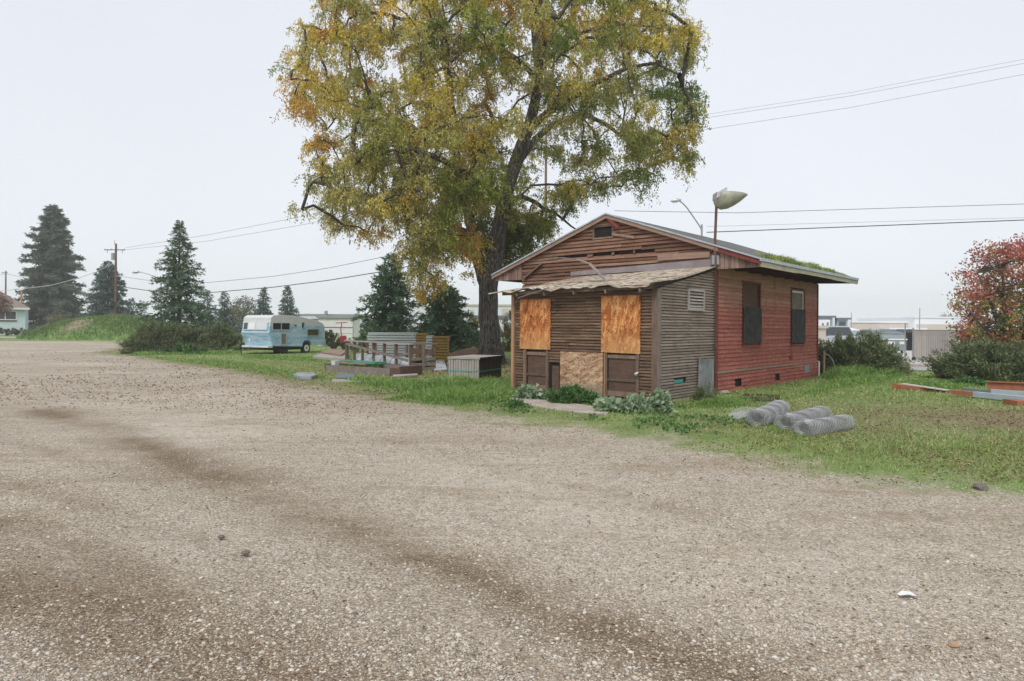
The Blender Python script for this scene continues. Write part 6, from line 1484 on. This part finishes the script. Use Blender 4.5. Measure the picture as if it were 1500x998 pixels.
# tall grass against the shack, crates, bushes, far edges
TALL = []
def tall(poly_px, n, h, seed=0, dx=0):
    W = np.array([[*gp(*p)[:2]] for p in poly_px]); lo, hi = W.min(0), W.max(0); Q = rng.uniform(lo, hi, (n*3, 2)); s_ = poly_sd(Q, W); Q = Q[s_ > -.05*1]; Q = Q[:n]
    Q = clean(Q, .0); edge_ = np.clip(poly_sd(Q, W)/.4, .25, 1); k = fbm(Q, 1.6, 77+seed); Q_, e_, k_ = Q, edge_, k
    keep_ = rng.uniform(0, 1, len(Q)) < np.clip(k*2.2-.2, .1, 1); TALL.append((Q_[keep_], h*(.35+1.1*k_[keep_])*e_[keep_]))
tall([(560,585),(640,578),(745,570),(762,583),(745,592),(690,597),(600,590)], 16000, .26)
tall([(600,568),(660,566),(745,562),(752,575),(640,580)], 9000, .36)
tall([(735,566),(757,562),(757,585),(742,592)], 4000, .50)
tall([(470,556),(600,560),(660,568),(600,576),(520,566)], 8000, .20)
tall([(485,545),(575,552),(560,545),(490,540)], 3000, .45)
tall([(790,585),(890,598),(960,604),(960,596),(860,588)], 4000, .15)
tall([(960,600),(1020,600),(1075,600),(1110,592),(1050,590),(975,598)], 9000, .20)
tall([(1030,592),(1072,586),(1110,584),(1080,596)], 3500, .20)
tall([(1140,588),(1200,566),(1215,556),(1320,552),(1310,562),(1230,572),(1180,584)], 15000, .20)
tall([(1195,556),(1215,548),(1310,545),(1330,552),(1240,560)], 12000, .38)
tall([(1310,560),(1400,562),(1450,568),(1400,575),(1320,572)], 8000, .17)
tall([(1330,556),(1400,552),(1450,560),(1500,562),(1500,556),(1400,548)], 6000, .26)
tall([(185,522),(350,520),(350,514),(190,516)], 9000, .22)
tall([(350,520),(470,524),(500,530),(470,532),(360,526)], 7000, .12)
tall([(200,522),(340,530),(440,545),(470,556),(430,560),(330,541),(240,529)], 14000, .12)
tall([(420,548),(475,552),(470,558),(430,554)], 2500, .13)
tall([(1095,630),(1140,640),(1180,650),(1240,646),(1180,636),(1130,622)], 4000, .09)
Q = np.concatenate([q for q, _ in TALL]); h_ = np.concatenate([h for _, h in TALL]); r_ = np.hypot(*Q.T)
cols = pick_cols(len(Q), [(.13,.25,.05), (.20,.34,.075), (.28,.42,.12), (.42,.50,.21)], [.25,.35,.28,.12])
o = blades('tall_grass', np.column_stack([Q, ground_z(Q)-.01]), h_*rng.uniform(.5, 1.3, len(Q)), np.clip(r_*.0009, .008, .035), .38, cols, bend=.6); tag(o, 'taller bright grass growing round the shack and the stacked materials', 'grass', kind='stuff')
print('tall', len(Q))
# tiny far tufts and clover patches: broad leaves low in the grass
P = clean(scatter_px(9000, 500, 1100, 560, 640)); P = P[(poly_sd(P, grass_poly) > .5) & (fbm(P, 1.1, 90) > .56)]
D = rng.normal(0, 1, (len(P), 3)); D[:, 2] = np.abs(D[:, 2])*.5+.2
o = leaf_mesh('clover', np.column_stack([P, np.full(len(P), .04)])+rng.normal(0, .02, (len(P), 3))*[1,1,.4], D, .07, .05, M['weed']); tag(o, 'low clover leaves scattered through the yard grass', 'clover', kind='stuff')
# fallen leaves
def litter(name, P, ln, label, mat='litter', z=.012):
    n = len(P); D = np.stack([rng.normal(0, 1, n), rng.normal(0, 1, n), rng.normal(.08, .22, n)], 1)
    o = leaf_mesh(name, np.column_stack([P, ground_z(P)+z+rng.uniform(0, .012, n)]), D, ln, ln*.42, M[mat], fold=.5); tag(o, label, 'leaves', kind='stuff')
P = scatter_px(60000, -60, 1560, 502, 700, 1.15); g = poly_sd(P, grass_poly); cl = fbm(P, .5, 55)*.6+fbm(P, 1.9, 57)*.5
band = np.exp(-((g+1.2)/2.4)**2)*np.clip((5-P[:, 0])/9, .10, 1)
P_ = P[rng.uniform(0, 1, len(P)) < band*np.clip((cl-.42)*3.0, .02, .75)]; P_ = clean(P_)
far = scatter_px(20000, -60, 700, 505, 600); far = far[rng.uniform(0, 1, len(far)) < np.clip((fbm(far, .35, 61)-.45)*2.2, .02, .5)]; far = clean(far)
near = scatter_px(1300, -50, 1550, 560, 990); 
LPp = np.concatenate([P_, far, near]); ln_ = np.clip(np.hypot(*LPp.T)*.0030, .03, .08)*rng.uniform(.5, 1.2, len(LPp))
litter('fallen_leaves', LPp, ln_, 'brown leaves scattered over the gravel and its grassy edge')
P = clean(scatter_px(60000, 1000, 1600, 570, 712)); wn_ = np.exp(-(((P[:, 0]-lawn_c.x-1)/5.6)**2+((P[:, 1]-lawn_c.y+.1)/3.3)**2))
P = P[rng.uniform(0, 1, len(P)) < wn_*np.clip((fbm(P, 1.2, 71)-.25)*1.6, .05, .9)*.85]; litter('fallen_leaves', P, .045*rng.uniform(.5, 1.3, len(P)), 'dry leaf litter on the worn lawn at the right', z=.02)
P = clean(scatter_px(26000, 380, 1560, 545, 712)); g = poly_sd(P, grass_poly); P = P[(g > -.3) & (rng.uniform(0, 1, len(P)) < np.clip((fbm(P, .9, 93)-.38)*2.2, .03, .6)*np.exp(-np.clip(g-1, 0, 9)/2.2))]
litter('fallen_leaves', P, np.clip(np.hypot(*P.T)*.0035, .04, .09)*rng.uniform(.5, 1.2, len(P)), 'yellow brown leaves lying on the short grass in front of the shack', z=.035)
P = clean(scatter_px(14000, 560, 760, 500, 560)); P = P[rng.uniform(0, 1, len(P)) < .35*np.exp(-np.hypot(P[:, 0]-trunk_base.x+1, P[:, 1]-trunk_base.y)**2/30)]; litter('fallen_leaves', P, .12*rng.uniform(.6, 1.2, len(P)), 'fallen leaves round the foot of the big tree', z=.03)
# gravel stones: real pebbles over the near ground
def stones(name, P, rad, label, mat):
    bm = bmesh.new(); bmesh.ops.create_icosphere(bm, subdivisions=1, radius=1); bv = np.array([v_.co[:] for v_ in bm.verts]); bf = np.array([[v_.index for v_ in f.verts] for f in bm.faces]); bm.free()
    n = len(P); k = len(bv); S = np.stack([rng.uniform(.7, 1.35, n), rng.uniform(.6, 1.0, n), rng.uniform(.3, .6, n)], 1)*rad[:, None]
    J = 1+rng.normal(0, .2, (n, k, 1)); V = bv[None]*J*S[:, None, :]; a = rng.uniform(0, 2*PI, n); ca, sa_ = np.cos(a)[:, None], np.sin(a)[:, None]
    X_ = V[..., 0]*ca-V[..., 1]*sa_; Y_ = V[..., 0]*sa_+V[..., 1]*ca; Z_ = V[..., 2]+X_*rng.normal(0, .15, (n, 1))
    V = np.stack([X_+P[:, :1], Y_+P[:, 1:2], Z_+(ground_z(P)+rad*.12)[:, None]], 2).reshape(-1, 3)
    Fc = (bf[None]+np.arange(n)[:, None, None]*k).reshape(-1, 3); o = np_mesh(name, V, Fc, mat, smooth=False); tag(o, label, 'gravel', kind='stuff'); return o
t = NT('pebbles'); i = t.island(); f = t.noise(t.coord(), 60, 3)
cc = t.ramp(i, [(0,(.13,.11,.09)), (.15,(.27,.235,.195)), (.32,(.42,.365,.30)), (.5,(.53,.465,.385)), (.66,(.52,.41,.30)), (.8,(.60,.545,.465)), (.95,(.64,.60,.53)), (1,(.70,.67,.61))])
cc = t.mix(t.math('MULTIPLY', f, .35), cc, (.40,.33,.25)); M['pebble'] = t.fin(cc, .85)
P = scatter_px(165000, -30, 1530, 625, 1010, .95); g = poly_sd(P, grass_poly)
cov_ = (1-.85*np.clip(sum(np.exp(-(line_d(P, ln)/w)**2)*min(1, w/.3) for ln, w in TRACKS), 0, 1)*np.clip((fbm(P, .8, 21)-.15)*3, 0, 1))*np.clip(fbm(P, .75, 13)*2.4-.55+.4*(fbm(P, 3.1, 14)-.5), .10, 1)
P = P[(g < .1) & (rng.uniform(0, 1, len(P)) < cov_)]; r_ = np.hypot(*P.T)
rad = np.clip(rng.lognormal(math.log(.0050), .5, len(P)), .003, .018)*np.clip(.85+r_*.03, 1, 1.3)
stones('gravel_stones', P, rad, 'loose pale gravel stones over the near yard', M['pebble']); print('stones', len(P))

# ------------------------------------------------------------------ thin grey air over the far ground
t = NT('haze_air'); t.t.nodes.remove(t.b); vp = t.n('ShaderNodeVolumePrincipled'); vp.inputs['Color'].default_value = (.93,.95,1,1)
vp.inputs['Density'].default_value = .0008; vp.inputs['Anisotropy'].default_value = .2; t.l(vp.outputs[0], t.out.inputs['Volume'])
hz = MB().box(-620, 620, -60, 920, -1.2, 40).build('haze', t.m); tag(hz, kind='stuff')
print('objects', len(bpy.data.objects))
